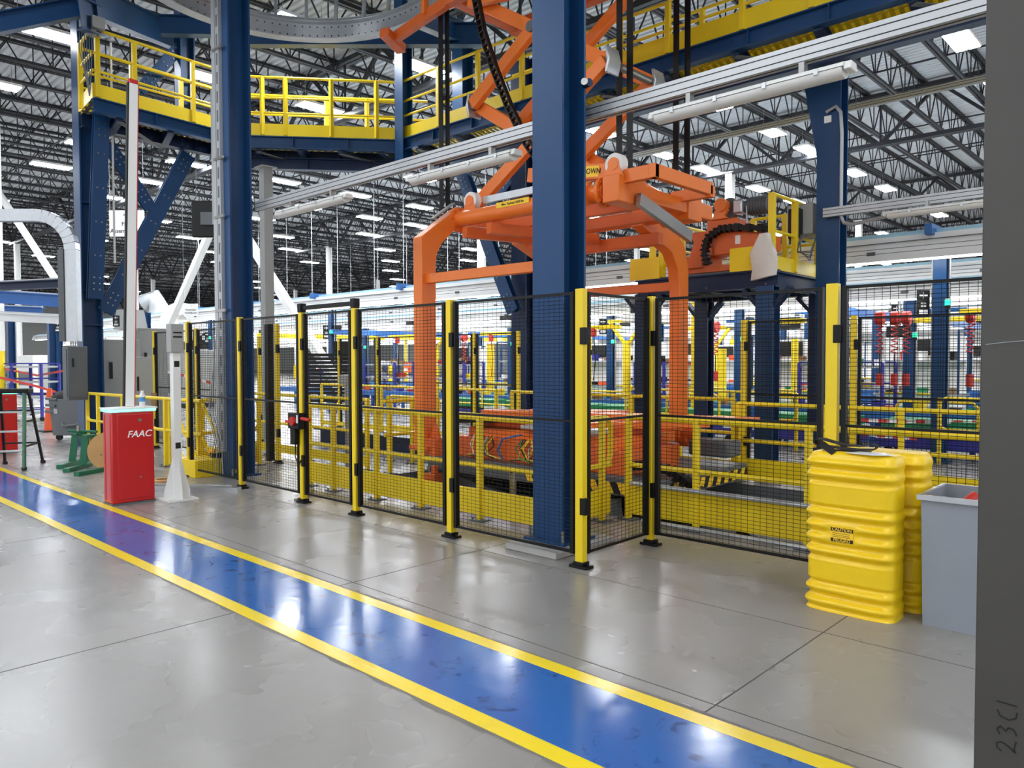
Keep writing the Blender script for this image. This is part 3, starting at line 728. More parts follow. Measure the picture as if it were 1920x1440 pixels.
for k in range(3): b.cyl(cz + ax * .024 + V((0, 0, .11)) * math.cos(k * 2.1) + ax.cross(V((0, 0, 1))) * .11 * math.sin(k * 2.1), cz + ax * .034 + V((0, 0, .11)) * math.cos(k * 2.1) + ax.cross(V((0, 0, 1))) * .11 * math.sin(k * 2.1), .012, 8)
b.build('bolts', M['dgry'], t)
t = thing('coiled_strap', 'flat tan coil lying on the floor beside the red cabinet', 'coil', (-10.2, 4.05, 0))
MB().ring((-10.1, 4.1, .0), (0, 0, 1), .2, .12, .05, 24).build('coil', M['wood'], t); MB().ring((-10.1, 4.1, .05), (0, 0, 1), .17, .1, .03, 24).build('upper_coil', M['wood'], t)
# ---- grey tilt truck
tx = Zp(97, 826); T0 = V((tx.x, tx.y, 0)); e1 = fx; e2 = fy
t = thing('tilt_truck', 'dark grey plastic tilt truck holding a black bag, left of blue column', 'waste cart', T0)
def tp_(a, b_, z): return T0 + e1 * a + e2 * b_ + V((0, 0, z))
b = MB(); wd = .95
b.prism([tp_(.02, 0, .1), tp_(.85, 0, .1), tp_(.92, 0, .85), tp_(-.06, 0, .85), tp_(-.04, 0, .66)], e2 * .8); b.build('hopper', M['tub'], t, bevel=.02)
for k in range(3): MB().beam(tp_(-.1, -.01, .86 - .13 * k), tp_(.13 - .03 * k, -.01, .84 - .13 * k), .06, .05).build('lip', M['tub'], t, bevel=.01)
MB().tube([tp_(.25, -.03, .34), tp_(.28, -.07, .3), tp_(.55, -.07, .32), tp_(.6, -.03, .37)], .03, 8).build('handle', M['tub'], t)
MB().box(tuple(tp_(.06, -.012, .55)), tuple(tp_(.12, .0, .65))).build('sticker', M['pap'], t)
for a, b_ in ((.1, .1), (.8, .1), (.1, .7), (.8, .7)): MB().cyl(tp_(a, b_ - .03, .06), tp_(a, b_ + .03, .06), .06, 12).build('wheel', M['rub'], t)
t = thing('refuse_bag', 'black plastic bag heaped in the grey tilt truck', 'bag', tp_(.4, .4, .85))
b = MB(); vs = []; n, m_ = 18, 7; rnd = random.Random(3)
for i in range(m_):
    for j in range(n):
        a = 2 * PI * j / n; f = i / (m_ - 1); r_ = (1 - f * f) ** .5 * .5 + .02
        vs.append(tp_(.36 + math.cos(a) * r_ * (1 + rnd.uniform(-.1, .1)), .4 + math.sin(a) * r_ * .8, .845 + .2 * f + rnd.uniform(0, .03)))
b.add(vs, [(i * n + j, i * n + (j + 1) % n, (i + 1) * n + (j + 1) % n, (i + 1) * n + j) for i in range(m_ - 1) for j in range(n)] + [tuple((m_ - 1) * n + j for j in range(n))]); b.build('bag', M['rub'], t)
MB().beam(tp_(.5, .1, 1.0), tp_(.9, .2, .92), .02, .08).build('white_flap', M['pap'], t)
# ================================================================== BLUE STEEL STRUCTURE
def bolts(b, c, n, u, v, nu, nv, du, dv, r=.016):
    c = V(c); n = V(n).normalized(); u = V(u).normalized(); v = V(v).normalized()
    for i in range(nu):
        for j in range(nv):
            p = c + u * ((i - (nu - 1) / 2) * du) + v * ((j - (nv - 1) / 2) * dv)
            b.cyl(p, p + n * .02, r, 6)
def wcolumn(x, y, w, d, z1, label, z0=0.0, m='blue', stiff=(), plate=True):
    t = thing('blue_column', label, 'column', (x, y, z0), 'blue steel columns')
    MB().ib((x, y, z0), (x, y, z1), w, d, (0, 1, 0), .026, .016).build('shaft', M[m], t)
    if plate: bp_ = MB().cbox((x, y, z0 + .012), (w + .12, d + .12, .024)).build('base_plate', M[m], t)
    if plate:
        b = MB()
        for sx in (-1, 1):
            for sy in (-1, 1): b.cyl((x + sx * (w / 2 + .02), y + sy * (d / 2 + .02), z0 + .02), (x + sx * (w / 2 + .02), y + sy * (d / 2 + .02), z0 + .12), .014, 6)
        b.build('anchor_bolts', M['stl'], bp_)
    for z in stiff: MB().box((x - w / 2, y - d / 2 + .02, z0 + z), (x + w / 2, y + d / 2 - .02, z0 + z + .018)).build('stiffener', M[m], t)
    return t
cx_, cy_ = -4.235, 5.10
b = MB(); b.box((-4.5, 4.69, 0), (-3.93, 5.5, .06)); tag(b.build('concrete_plinth', M['con2'], None, bevel=.01), 'low concrete plinth under the big blue column', 'plinth')
mc = wcolumn(cx_, cy_, .33, .32, 9.2, 'big blue column in front of the orange lift', .06)
MB().cyl((cx_ + .165, cy_ + .15, 3.98), (cx_ + .23, cy_ + .13, 3.98), .035, 12).build('clamp', M['navy'], mc)
MB().cyl((cx_ + .2, cy_ + .1, 3.98), (cx_ + .21, cy_ + .08, 3.98), .03, 12).build('camera_eye', M['stl'], mc)
c2x, c2y = -10.2, 5.18
c2 = wcolumn(c2x, c2y, .34, .33, 9.3, 'blue column with slotted white strut, second from left')
b = MB()
for i, dx in enumerate((-.16, -.045)): b.box((c2x + dx - .05, c2y - .215, .35), (c2x + dx + .05, c2y - .165, 9.0))
b.build('strut_channel', M['alu'], c2)
b = MB(); z = .5
while z < 8.6:
    b.box((c2x - .07, c2y - .2165, z), (c2x - .025, c2y - .214, z + .16)); z += .26
b.build('slots', M['dgry'], c2)
b = MB()
for z in (1.1, 2.3, 3.6, 4.4, 5.9): b.box((c2x - .17, c2y - .225, z), (c2x + .1, c2y - .205, z + .04))
b.build('strut_clamp', M['stl'], c2)
tg = thing('cable_bundle', 'grey cables drooping from the slotted strut to the floor', 'cables', (c2x - .2, c2y - .25, .0))
for k in range(5):
    x = c2x - .2 + .05 * k
    MB().tube([(x - .04 * k, c2y - .25, 1.5 + .12 * k), (x - .08, c2y - .3, .9), (x + .02, c2y - .26, .5), (x + .07 * (k - 2), c2y - .3, .03)], .006, 5).build('cable', M['dgry'] if k % 2 else M['alu'], tg)
clx, cly = Yp(170, 700, 5.1).x, 5.1
cL = wcolumn(clx, cly, .36, .36, 9.4, 'blue column at far left with bolted diagonal braces', stiff=(2.3, 2.95, 4.6))
# knee brackets and big braces from the left column
def brace(p, q, label, w=.24, d=.1, m='blue', face=None):
    p = V(p); q = V(q); t = thing('diagonal_brace', label, 'brace', p, 'blue diagonal braces')
    MB().ib(p, q, w, d, face or (1, 0, 0), .014, .012).build('channel', M[m], t)
    a = (q - p).normalized(); n = V(face or (1, 0, 0)); s = a.cross(n).normalized(); b = MB()
    for e, sg in ((p, 1), (q, -1)): bolts(b, e + a * sg * .28 + n * (d / 2), n, a, s, 3, 2, .11, .1)
    L = (q - p).length; k = .8
    while k < L - .6: bolts(b, p + a * k + n * (d / 2), n, a, s, 1, 2, .1, .1, .014); k += .62
    b.build('bolts', M['stl'], t); return t
PXL = clx + .1
B1 = Xp(197, 585, PXL); B2 = Xp(352, 290, PXL)
brace(B1, B2, 'long blue diagonal brace rising right from the far left column', .3)
brace(Xp(203, 272, PXL + .0), Xp(283, 392, PXL), 'blue diagonal brace falling right from the left platform corner', .24)
brace(Xp(178, 560, PXL + .25), Xp(190, 215, PXL + .6), 'steep blue knee brace under the left end of the yellow walkway', .26, .12)
brace(Xp(262, 170, PXL), Xp(340, 85, PXL), 'blue diagonal brace above the left yellow railing', .22)
pa, pb = Yp(868, 325, 11.7), Yp(965, 585, 11.7)
brace(pa, pb, 'blue diagonal brace seen left of the big column behind the orange tube', .3, .16, 'blue', (0, -1, 0))
brace(Yp(966, 325, 12.45), Yp(912, 400, 12.45), 'second blue diagonal brace crossing behind the orange tube', .25, .14, 'blue', (0, -1, 0))
bc = Yp(984, 700, 12.2)
wcolumn(bc.x, bc.y, .42, .4, 8.1, 'blue column standing behind the big blue column', m='navy')
uc = Xp(348, 215, PXL); MBc = wcolumn(PXL, uc.y, .3, .3, 9.2, 'short blue hanger column above the left walkway', 6.0, plate=False)
for u, yv, z0, z1, w, lb in ((757, 10.05, 5.6, 9.3, .26, 'slim blue hanger post at the corner of the yellow walkway'), (868, 12.0, 5.9, 9.3, .34, 'blue hanger column behind the right part of the yellow walkway')):
    p = Yp(u, 240, yv); wcolumn(p.x, p.y, w, w, z1, lb, z0, plate=False)
# tall right column with tapered haunch
rx, ry = -4.36, 11.6
rc_ = wcolumn(rx, ry, .34, .3, 6.0, 'tall blue column at right carrying the walkway, with grey conduit')
MB().prism([(rx - .17, ry - .14, 4.6), (rx - .17, ry - .14, 6.0), (rx - .42, ry - .14, 6.0)], (0, .28, 0)).build('haunch', M['blue'], rc_)
b = MB()
b.tube([(rx - .02, ry - .2, 5.25), (rx + .12, ry - .2, 5.3), (rx + .19, ry - .2, 5.2), (rx + .21, ry - .2, 4.9), (rx + .21, ry - .2, 3.7), (rx + .25, ry - .2, 3.6), (rx + .36, ry - .2, 3.56), (rx + .85, ry - .2, 3.62)], .025, 8)
b.build('conduit', M['alu'], rc_)
MB().box((rx - .06, ry - .17, 5.1), (rx + .04, ry - .15, 5.2)).build('tag_plate', M['pap'], rc_)
# ---- elevated yellow walkway: A along Y, B diagonal, C along X
ZT = 6.2
A0, A1, B1_, C1 = V((-14.42, 4.75, ZT)), V((-14.72, 7.55, ZT)), V((-12.62, 10.05, ZT)), V((3.5, 10.05, ZT))
O0, O1, O2, O3 = V((-15.5, 4.9, ZT)), V((-15.75, 8.0, ZT)), V((-13.1, 11.2, ZT)), V((3.5, 11.2, ZT))
def wbeam(p, q, label, d=.24, w=.16, dz=0, m='navy', stiff=1.1):
    p = V(p) + V((0, 0, dz)); q = V(q) + V((0, 0, dz)); t = thing('blue_beam', label, 'beam', p, 'blue steel beams')
    MB().ib(p, q, w, d, (0, 0, 1), .018, .012).build('web_and_flanges', M[m], t)
    L = (q - p).length; a = (q - p) / L; k = stiff
    if stiff:
        b = MB()
        while k < L: b.beam(p + a * (k - .006), p + a * (k + .006), w * .95, d - .03); k += stiff
        b.build('stiffeners', M[m], t)
    return t
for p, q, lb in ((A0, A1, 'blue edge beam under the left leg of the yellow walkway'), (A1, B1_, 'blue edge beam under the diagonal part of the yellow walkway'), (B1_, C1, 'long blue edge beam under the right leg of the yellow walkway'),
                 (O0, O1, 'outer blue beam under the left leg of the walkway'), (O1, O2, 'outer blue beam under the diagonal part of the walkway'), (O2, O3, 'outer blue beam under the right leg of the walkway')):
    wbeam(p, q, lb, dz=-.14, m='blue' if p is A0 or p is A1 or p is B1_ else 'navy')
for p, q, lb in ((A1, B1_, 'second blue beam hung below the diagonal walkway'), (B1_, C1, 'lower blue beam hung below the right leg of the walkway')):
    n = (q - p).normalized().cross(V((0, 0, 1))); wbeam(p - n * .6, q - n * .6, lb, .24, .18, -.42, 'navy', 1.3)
t = thing('walkway_deck', 'grated deck of the elevated yellow walkway', 'walkway', A0)
for i, (p, q, p2, q2) in enumerate(((A0, A1, O0, O1), (A1, B1_, O1, O2), (B1_, C1, O2, O3))):
    b = MB(); L = (q - p).length; n = int(L / .11)
    for k in range(n): b.beam(p.lerp(q, (k + .5) / n) + V((0, 0, .0)), p2.lerp(q2, (k + .5) / n), .06, .02)
    for f in (.1, .35, .65, .9): b.beam(p.lerp(p2, f), q.lerp(q2, f), .03, .03)
    b.build('grating', M['yel'] if i == 2 else M['dgry'], t)
n_ = 0
for p, q, p2, q2, k in ((A0, A1, O0, O1, 3), (A1, B1_, O1, O2, 4), (B1_, C1, O2, O3, 14)):
    for j in range(k):
        f = (j + .5) / k; t = thing('cross_beam', 'blue cross beam under the elevated walkway', 'beam', p.lerp(q, f), 'walkway cross beams')
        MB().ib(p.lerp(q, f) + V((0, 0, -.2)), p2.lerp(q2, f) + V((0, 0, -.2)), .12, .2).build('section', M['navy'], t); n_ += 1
        if j % 2 == 0: MB().beam(p.lerp(q, f) + V((0, 0, -.33)), p2.lerp(q2, min(1, f + .9 / k)) + V((0, 0, -.33)), .1, .012).build('flat_tie', M['dgry'], t)
def high_rail(pts, posts, label, h=1.2, mids=(.46, .76), kick=.26):
    return guard_rail(pts, posts, label, h=h, mids=mids, kick=kick, r=.027, pw=.075, z=ZT, foot=False, name='walkway_railing', grp='walkway railings', kz=-.02)
v2 = lambda p: (p.x, p.y)
high_rail([v2(A0), v2(A1)], [.03, .26, .66, .97], 'near yellow railing on the left leg of the walkway')
high_rail([v2(O0 + V((.1, -.05, 0))), v2(A0)], [.1], 'short yellow end railing closing the left leg of the walkway')
high_rail([v2(O0), v2(O1)], [.0, .3, .62, .95], 'far yellow railing on the left leg of the walkway')
high_rail([v2(A1), v2(B1_)], [.15, .29, .57, .85, .0], 'near yellow railing on the diagonal part of the walkway')
high_rail([v2(O1), v2(O2)], [.05, .26, .47, .68, .9], 'far yellow railing on the diagonal part of the walkway')
cm = V((-8.9, 10.05, ZT)); high_rail([v2(B1_), v2(cm)], [.0, .32, .62, .92], 'near yellow railing on the walkway left of the scissor lift')
high_rail([(cm.x + .05, 10.05), (-6.2, 10.05)], [.1, .38, .66, .99], 'low yellow railing on the walkway right of the big column', h=.8, mids=(.36,), kick=.3)
high_rail([(-6.2, 10.05), v2(C1)], [.12, .22, .32, .42, .6, .8], 'yellow railing at the top right of the walkway', h=1.2, mids=(.36, .8), kick=.3)
high_rail([(-10.5, 11.2), v2(O3)], [.1, .2, .3, .4, .5, .6, .7, .8, .9], 'far yellow railing on the right leg of the walkway', h=1.1)
# overhead track beams
for p, q, lb, d in ((Dp(-160, 75, 11.5), Dp(150, 14, 12.8), 'blue overhead beam sloping in at the top left corner', .3),
                    (Dp(180, 5, 13.0), Dp(345, 78, 16.5), 'blue overhead beam running back above the left railing', .5),
                    (Dp(300, 48, 14.5), Dp(470, 52, 15), 'blue overhead beam left of the second column', .36),
                    (Dp(455, 66, 14.6), Dp(905, 66, 14.6), 'blue overhead beam behind the curved track', .42),
                    (Dp(770, 20, 12.5), Dp(880, 70, 15.5), 'blue overhead beam joining behind the orange carriage', .4),
                    (Dp(150, 25, 12.6), Dp(185, 40, 13.2), 'blue gusset beam at the head of the far left column', .5)):
    wbeam(p, q, lb, d, .2, 0, 'blue', 0)
# curved galvanised conveyor track
TC = V((-9.5, 5.62, 7.02)); TR_ = 2.12
path = [V((2.5, TC.y + TR_, TC.z)), V((-6, TC.y + TR_, TC.z))] + [TC + V((-math.sin(a) * TR_, math.cos(a) * TR_, 0)) for a in [PI * k / 28 for k in range(29)]] + [V((-6, TC.y - TR_, TC.z))]
t = thing('conveyor_track', 'galvanised curved overhead conveyor track at the top', 'conveyor track', TC)
def sweep(b, w, h, dz, off=0.0):
    pts = []
    for i, p in enumerate(path):
        a = (path[min(i + 1, len(path) - 1)] - path[max(i - 1, 0)]).normalized(); n = a.cross(V((0, 0, 1)))
        pts.append((p + n * off + V((0, 0, dz)), n))
    vs = []; 
    for p, n in pts:
        vs += [p - n * w / 2 - V((0, 0, h / 2)), p + n * w / 2 - V((0, 0, h / 2)), p + n * w / 2 + V((0, 0, h / 2)), p - n * w / 2 + V((0, 0, h / 2))]
    k = len(pts); fs = [(4 * i + j, 4 * i + (j + 1) % 4, 4 * i + 4 + (j + 1) % 4, 4 * i + 4 + j) for i in range(k - 1) for j in range(4)]
    b.add(vs, fs); return b
b = MB(); sweep(b, .2, .02, -.12); sweep(b, .2, .02, .14); sweep(b, .016, .26, .01); b.build('rail_section', M['galv'], t)
b = MB()
for i in range(len(path) - 1):
    L_ = (path[i + 1] - path[i]).length; a = (path[i + 1] - path[i]) / max(L_, 1e-6); nn = a.cross(V((0, 0, 1))); k_ = 0.06
    while k_ < L_:
        for dz in (-.06, .08):
            for sg in (-1, 1): b.cbox(path[i] + a * k_ + nn * (.0095 * sg) + V((0, 0, dz)), (.014, .014, .02))
        k_ += .12
b.build('punched_holes', M['ink'], t)
b = MB(); sweep(b, .012, .16, .22, .28); sweep(b, .14, .012, .3, .22); b.build('cable_tray', M['galv'], t)
b = MB()
for i in range(2, len(path) - 1, 2):
    p = path[i]; a = (path[i + 1] - path[i - 1]).normalized(); n = a.cross(V((0, 0, 1)))
    b = MB(); b.beam(p - a * .03 + n * .02 + V((0, 0, .04)), p + a * .03 + n * .02 + V((0, 0, .04)), .06, .16); b.beam(p + n * .02 + V((0, 0, .15)), p + n * .1 + V((0, 0, .75)), .05, .05, n); b.build('track_hanger', M['galv'], t)
b = MB(); 
for w_ in (-.05, .05): sweep(b, .006, .006, .0 + w_, -.02 + .06)
b.build('conductor_wire', M['stl'], t)
for off, lb in ((1.0, 'grey wire basket cable tray above the curved track'),):
    tt = thing('cable_basket', lb, 'cable tray', TC + V((0, 0, .8)))
    p0, p1 = V((-11.6, 6.2, 7.55)), V((-8.2, 9.0, 7.55)); b = MB(); d = (p1 - p0).normalized(); n = d.cross(V((0, 0, 1)))
    for s in (-.25, -.08, .08, .25): b.beam(p0 + n * s, p1 + n * s, .02, .02)
    for k in range(30): b.beam(p0.lerp(p1, k / 29) - n * .25, p0.lerp(p1, k / 29) + n * .25, .012, .012)
    b.build('basket', M['galv'], tt)
# boxes on the left column head
t = thing('junction_boxes', 'cluster of grey junction boxes and cables on the far left column head', 'junction boxes', Dp(180, 50, 13))
for u, v, s in ((160, 42, .16), (182, 45, .2), (170, 60, .14)):
    MB().cbox(Dp(u, v, 13.0), (s, s, s)).build('box', M['gry'], t, bevel=.01)
for k in range(6):
    MB().tube([Dp(150 + 4 * k, 50, 13), Dp(148 + 5 * k, 90, 12.95), Dp(155 + 3 * k, 120 + 8 * k, 13), Dp(168, 180, 13.1)], .008, 5).build('cable', M['dgry'], t)
for u, lb in ((140, 'thin white conduit drop left of the far left column'), (208, 'thin white conduit drop right of the far left column')):
    p = Dp(u, 100, 14.5); tag(MB().tube([p + V((0, 0, .2)), V((p.x, p.y, 1.9 if u < 150 else 3.5))], .02, 8).build('conduit', M['wht']), lb, 'conduit')
# ================================================================== ALUMINIUM LIGHT RAILS
def light_rail(y, z, x0, x1, label, h=.12, d=.09):
    t = thing('aluminium_rail', label, 'rail', (x0, y, z), 'aluminium light rails')
    MB().box((x0, y - d / 2, z - h / 2), (x1, y + d / 2, z + h / 2)).build('profile', M['alu'], t)
    b = MB()
    for f in (-.22, .22): b.box((x0, y - d / 2 - .001, z + f * h - .004), (x1, y - d / 2 + .004, z + f * h + .004))
    b.box((x0, y - .008, z - h / 2 - .001), (x1, y + .008, z - h / 2 + .004)); b.build('groove', M['ink'], t)
    return t
def tube_light(x, y, z, label, L=1.25, opaque=False):
    t = thing('tube_light', label, 'tube light', (x, y, z), 'unlit vapour-tight tube lights')
    b = MB(); n = 10; pr = [(y + .075 * math.cos(PI * k / n), z + .055 + .045 * math.sin(PI * k / n)) for k in range(n + 1)]
    b.prism([(x - L / 2, a, c) for a, c in pr][::-1], (L, 0, 0)); b.build('housing', M['wht'], t)
    b = MB(); pr = [(y + .07 * math.cos(PI + PI * k / n), z + .05 + .06 * math.sin(PI + PI * k / n)) for k in range(n + 1)]
    b.prism([(x - L / 2 + .01, a, c) for a, c in pr][::-1], (L - .02, 0, 0)); b.build('diffuser', M['clear'], t)
    for s in (-1, 1): MB().prism([(x + s * L / 2, y - .07, z + .03), (x + s * L / 2, y + .07, z + .03), (x + s * L / 2, y + .05, z + .09), (x + s * L / 2, y - .05, z + .09)], (s * .05, 0, 0)).build('end_cap', M['wht'], t, bevel=.01)
    for f in (-.38, -.13, .13, .38): MB().box((x + f * L - .015, y - .082, z + .035), (x + f * L + .015, y - .07, z + .075)).build('clip', M['galv'], t)
    b = MB()
    for f in (-.3, .3): b.box((x + f * L - .02, y - .03, z + .09), (x + f * L + .02, y + .03, z + .17))
    b.build('mount', M['stl'], t)
    return t
RY = 5.42
zr = [Yp(u, v, RY) for u, v in ((560, 374), (1089, 216), (1700, 35))]
RZ = sum(p.z for p in zr) / 3
light_rail(RY, RZ, c2x + .2, 1.2, 'long aluminium rail crossing behind the big blue column', .125)
for (ua, va), (ub, vb), lb in (((1222, 205), (1602, 95), 'large unlit tube light hanging at top right'), ((768, 330), (972, 274), 'unlit tube light left of the big blue column'), ((522, 402), (655, 366), 'small unlit tube light near the second blue column')):
    a, c = Yp(ua, va, RY - .02), Yp(ub, vb, RY - .02); tube_light((a.x + c.x) / 2, RY - .02, RZ - .24, lb, c.x - a.x - .1)
RY2 = ry - .22
ra, rb = Yp(1545, 398, RY2), Yp(1850, 362, RY2)
light_rail(RY2, (ra.z + rb.z) / 2, ra.x, 3, 'aluminium rail fixed to the tall right column', .13)
a = Yp(1660, 392, RY2); tube_light(a.x + 1.3, RY2 - .07, (ra.z + rb.z) / 2 - .2, 'wide unlit light trough on the rail at right', 2.5)
ra = Yp(1300, 268, 13.5); light_rail(13.5, ra.z, -12.5, 3, 'thin aluminium rail higher up behind the orange lift', .1, .06)

# ================================================================== ORANGE LIFT
LXa, LXb, LYn, LYf = -7.62, -5.72, 6.45, 9.55
YT0, YT1, ZTB = 7.0, 8.6, 3.5
t = thing('lift_carrier', 'orange gripper frame with four long legs hanging from the scissor lift', 'lift carrier', (-6.6, 8, ZTB))
for i, (x, y) in enumerate(((LXa, LYn), (LXb + .32, LYn), (LXa - .28, LYf), (LXb, LYf))):
    s = 1 if y < 8 else -1; yt = YT0 if y < 8 else YT1
    b = MB(); w_, d_ = .17, .24; o = -d_ / 2
    prof = [(y - s * d_ / 2, .5), (y + s * d_ / 2, .5), (y + s * d_ / 2, 2.85), (y + s * (d_ / 2 + .02), 3.0), (y + s * (d_ / 2 + .1), 3.14), (yt - s * .02, 3.42), (yt - s * .02, 3.66), (y + s * .1, 3.36), (y - s * d_ / 2, 3.2)]
    if s < 0: prof = prof[::-1]
    if y > 8:
        prof = [(y + d_ / 2, .5), (y + d_ / 2, 2.9), (y + .02, 3.2), (y - .2, 3.42), (yt - .1, 3.62), (yt - .12, 3.38), (y - .32, 3.1), (y - .17, 2.9), (y - d_ / 2, 2.6), (y - d_ / 2, .5)]
    b.prism([(x - w_ / 2, a, c) for a, c in prof], (w_, 0, 0)); lg = b.build('leg', M['org'], t, bevel=.01)
    b = MB(); b.box((x - .16, y - .15, .46), (x + .2, y + .15, .52)); b.box((x + .05, y - .1, .4), (x + .3, y + .1, .62)); b.prism([(x + .09, y - .02, .6), (x + .3, y - .02, .6), (x + .2, y - .02, .82)], (0, .04, 0))
    b.build('foot_bracket', M['org2'], t, bevel=.006)
for y in (LYn, LYf):
    MB().beam((LXa - (.28 if y > 8 else 0), y, 2.67), (LXb + (.32 if y < 8 else 0), y, 2.67), .1, .12).build('lower_tie', M['org'], t, bevel=.006)
MB().cyl((LXa + .02, YT0, ZTB), (-5.12, YT0, ZTB), .105, 20).build('front_tube', M['org'], t)
MB().cyl((LXa - .2, YT1, ZTB), (-5.33, YT1, ZTB), .105, 20).build('rear_tube', M['org'], t)
for y in (YT0, YT1):
    for x in (LXa + .06 - (.25 if y > 8 else 0), -5.16 if y < 8 else -5.36):
        MB().cyl((x - .02, y, ZTB), (x + .02, y, ZTB), .17, 20).build('tube_flange', M['org'], t, bevel=.004)
        b = MB()
        for k in range(8): b.cyl((x + .02, y + .14 * math.cos(k * PI / 4), ZTB + .14 * math.sin(k * PI / 4)), (x + .04, y + .14 * math.cos(k * PI / 4), ZTB + .14 * math.sin(k * PI / 4)), .014, 6)
        b.build('bolts', M['org2'], t)
for x in (-7.35, -6.9): MB().beam((x, YT0 - .1, ZTB - .2), (x + .45, YT1, ZTB - .2), .1, .14).build('under_arm', M['org2'], t, bevel=.005)
MB().beam((-7.45, YT0 + .55, ZTB - .05), (-5.0, YT0 + .55, ZTB - .05), .1, .14).build('inner_rail', M['org2'], t, bevel=.005)
MB().beam((-7.45, YT1 - .5, ZTB - .1), (-5.0, YT1 - .5, ZTB - .1), .1, .14).build('inner_rail', M['org2'], t, bevel=.005)
MB().beam((-7.5, YT1 + .12, ZTB - .28), (-5.5, YT1 + .12, ZTB - .28), .12, .16).build('rear_rail', M['org2'], t, bevel=.005)
# right end frame
MB().box((-5.08, YT0 - .14, ZTB - .15), (-4.86, YT0 + .4, ZTB + .15)).build('end_block', M['org'], t, bevel=.012)
MB().beam((-4.93, YT0 + .3, ZTB - .0), (-4.93, 8.35, ZTB - .0), .14, .17).build('end_arm', M['org'], t, bevel=.008)
MB().beam((-4.5, YT0 - .05, ZTB + .13), (-4.5, 8.2, ZTB + .13), .08, .15).build('top_arm', M['org'], t, bevel=.008)
MB().beam((-4.95, YT0 + .0, ZTB + .13), (-4.46, YT0 + .0, ZTB + .13), .08, .15).build('top_arm', M['org'], t, bevel=.008)
MB().beam((-6.4, YT0 + .12, ZTB + .42), (-5.0, YT0 + .0, ZTB + .22), .06, .17).build('label_arm', M['org'], t, bevel=.006)
MB().beam((-5.0, 8.2, ZTB + .1), (-4.46, 8.2, ZTB + .1), .1, .13).build('top_arm', M['org'], t)
MB().box((-5.3, 8.3, ZTB - .16), (-4.84, 8.62, ZTB + .12)).build('rear_block', M['org'], t, bevel=.01)
MB().beam((-4.95, 8.6, ZTB), (-4.95, 8.95, ZTB), .17, .19).build('gear_head', M['org'], t, bevel=.02)
MB().beam((-4.8, 7.15, ZTB - .1), (-4.88, 8.4, ZTB - .36), .06, .14).build('chute', M['stl'], t)
for x, y in ((-4.96, YT0 - .04), (LXa + .12, YT0 + .2)):
    MB().cyl((x, y - .05, ZTB + .27), (x, y + .05, ZTB + .27), .12, 24).build('roller', M['wht'], t)
    b = MB(); b.cyl((x, y - .07, ZTB + .27), (x, y - .051, ZTB + .27), .07, 20); b.prism([(x - .14, y - .065, ZTB + .12), (x + .14, y - .065, ZTB + .12), (x + .05, y - .065, ZTB + .28), (x - .05, y - .065, ZTB + .28)], (0, .012, 0)); b.build('roller_cheek', M['org'], t)
MB().box((-7.75, YT0 + .3, ZTB - .05), (-7.5, YT0 + .55, ZTB + .12)).build('end_bracket', M['org'], t, bevel=.01)
MB().beam((LXa + .25, YT0 + .3, ZTB + .28), (-5.2, YT0 + .3, ZTB + .28), .05, .09).build('guide_channel', M['galv'], t)
MB().beam((LXa - .0, LYn + .12, 3.46), (LXa - .0, YT0 - .05, 3.72), .07, .02).build('chrome_strip', M['stl'], t)
# DOWN label on the label arm and a strip label on the tube
lp, lq = V((-6.4, YT0 + .12, ZTB + .42)), V((-5.0, YT0, ZTB + .22)); la = (lq - lp).normalized(); lu = V((0, 0, 1)) - la * la.z; ln = la.cross(lu).normalized()
lc = lp.lerp(lq, .75) + ln * .032
MB().beam(lc - la * .13, lc + la * .13, .004, .12).build('down_label', M['lab'], t)
text('\u2193DOWN' if False else 'DOWN', .085, lc + ln * .003 + la * .02, la, lu, M['ink'], t)
MB().beam((-6.75, YT0 - .104, ZTB + .06), (-6.2, YT0 - .104, ZTB + .06), .006, .07).build('strip_label', M['lab'], t)
text('Max. Payload 3600 lbs', .042, (-6.47, YT0 - .109, ZTB + .06), (1, 0, 0), (0, 0, 1), M['ink'], t, ext=.0006)
# ---- scissor
t = thing('scissor_hoist', 'orange scissor hoist hanging from the overhead track', 'scissor lift', (-6.65, 8, 6.6))
SX0, SX1 = -7.8, -5.5
for yv in (7.5, 8.5):
    for (x0, z0), (x1, z1), dy in (((SX0, 3.75), (SX1, 5.2), 0), ((SX0, 5.2), (SX1, 3.75), .13), ((SX0, 5.2), (SX1, 6.65), 0), ((SX0, 6.65), (SX1, 5.2), .13)):
        MB().beam((x0, yv + dy, z0), (x1, yv + dy, z1), .1, .17, (0, 0, 1)).build('scissor_arm', M['org'], t, bevel=.008)
    for x, z in ((SX0, 5.2), (SX1, 5.2)):
        b = MB(); s = -1 if x < -6.6 else 1; b.prism([(x + s * .02, yv - .06, z - .15), (x + s * .05, yv - .06, z - .16), (x + s * .09, yv - .06, z), (x + s * .05, yv - .06, z + .16), (x + s * .02, yv - .06, z + .15), (x + s * .05, yv - .06, z)][::s], (0, .25, 0)); b.build('hinge_wrap', M['galv'], t, bevel=.01)
    for z in (4.475, 5.925): MB().cyl((-6.65, yv - .09, z), (-6.65, yv + .2, z), .07, 16).build('pivot_pin', M['dgry'], t)
for x, z in ((SX0, 5.2), (SX1, 5.2), (SX0, 3.78), (SX1, 3.78)): MB().cyl((x, 7.5, z), (x, 8.6, z), .05, 12).build('cross_shaft', M['stl'], t)
for yv in (7.4, 8.75): MB().beam((SX0 - .4, yv, 6.75), (SX1 + .4, yv, 6.75), .14, .2).build('top_beam', M['org2'], t, bevel=.008)
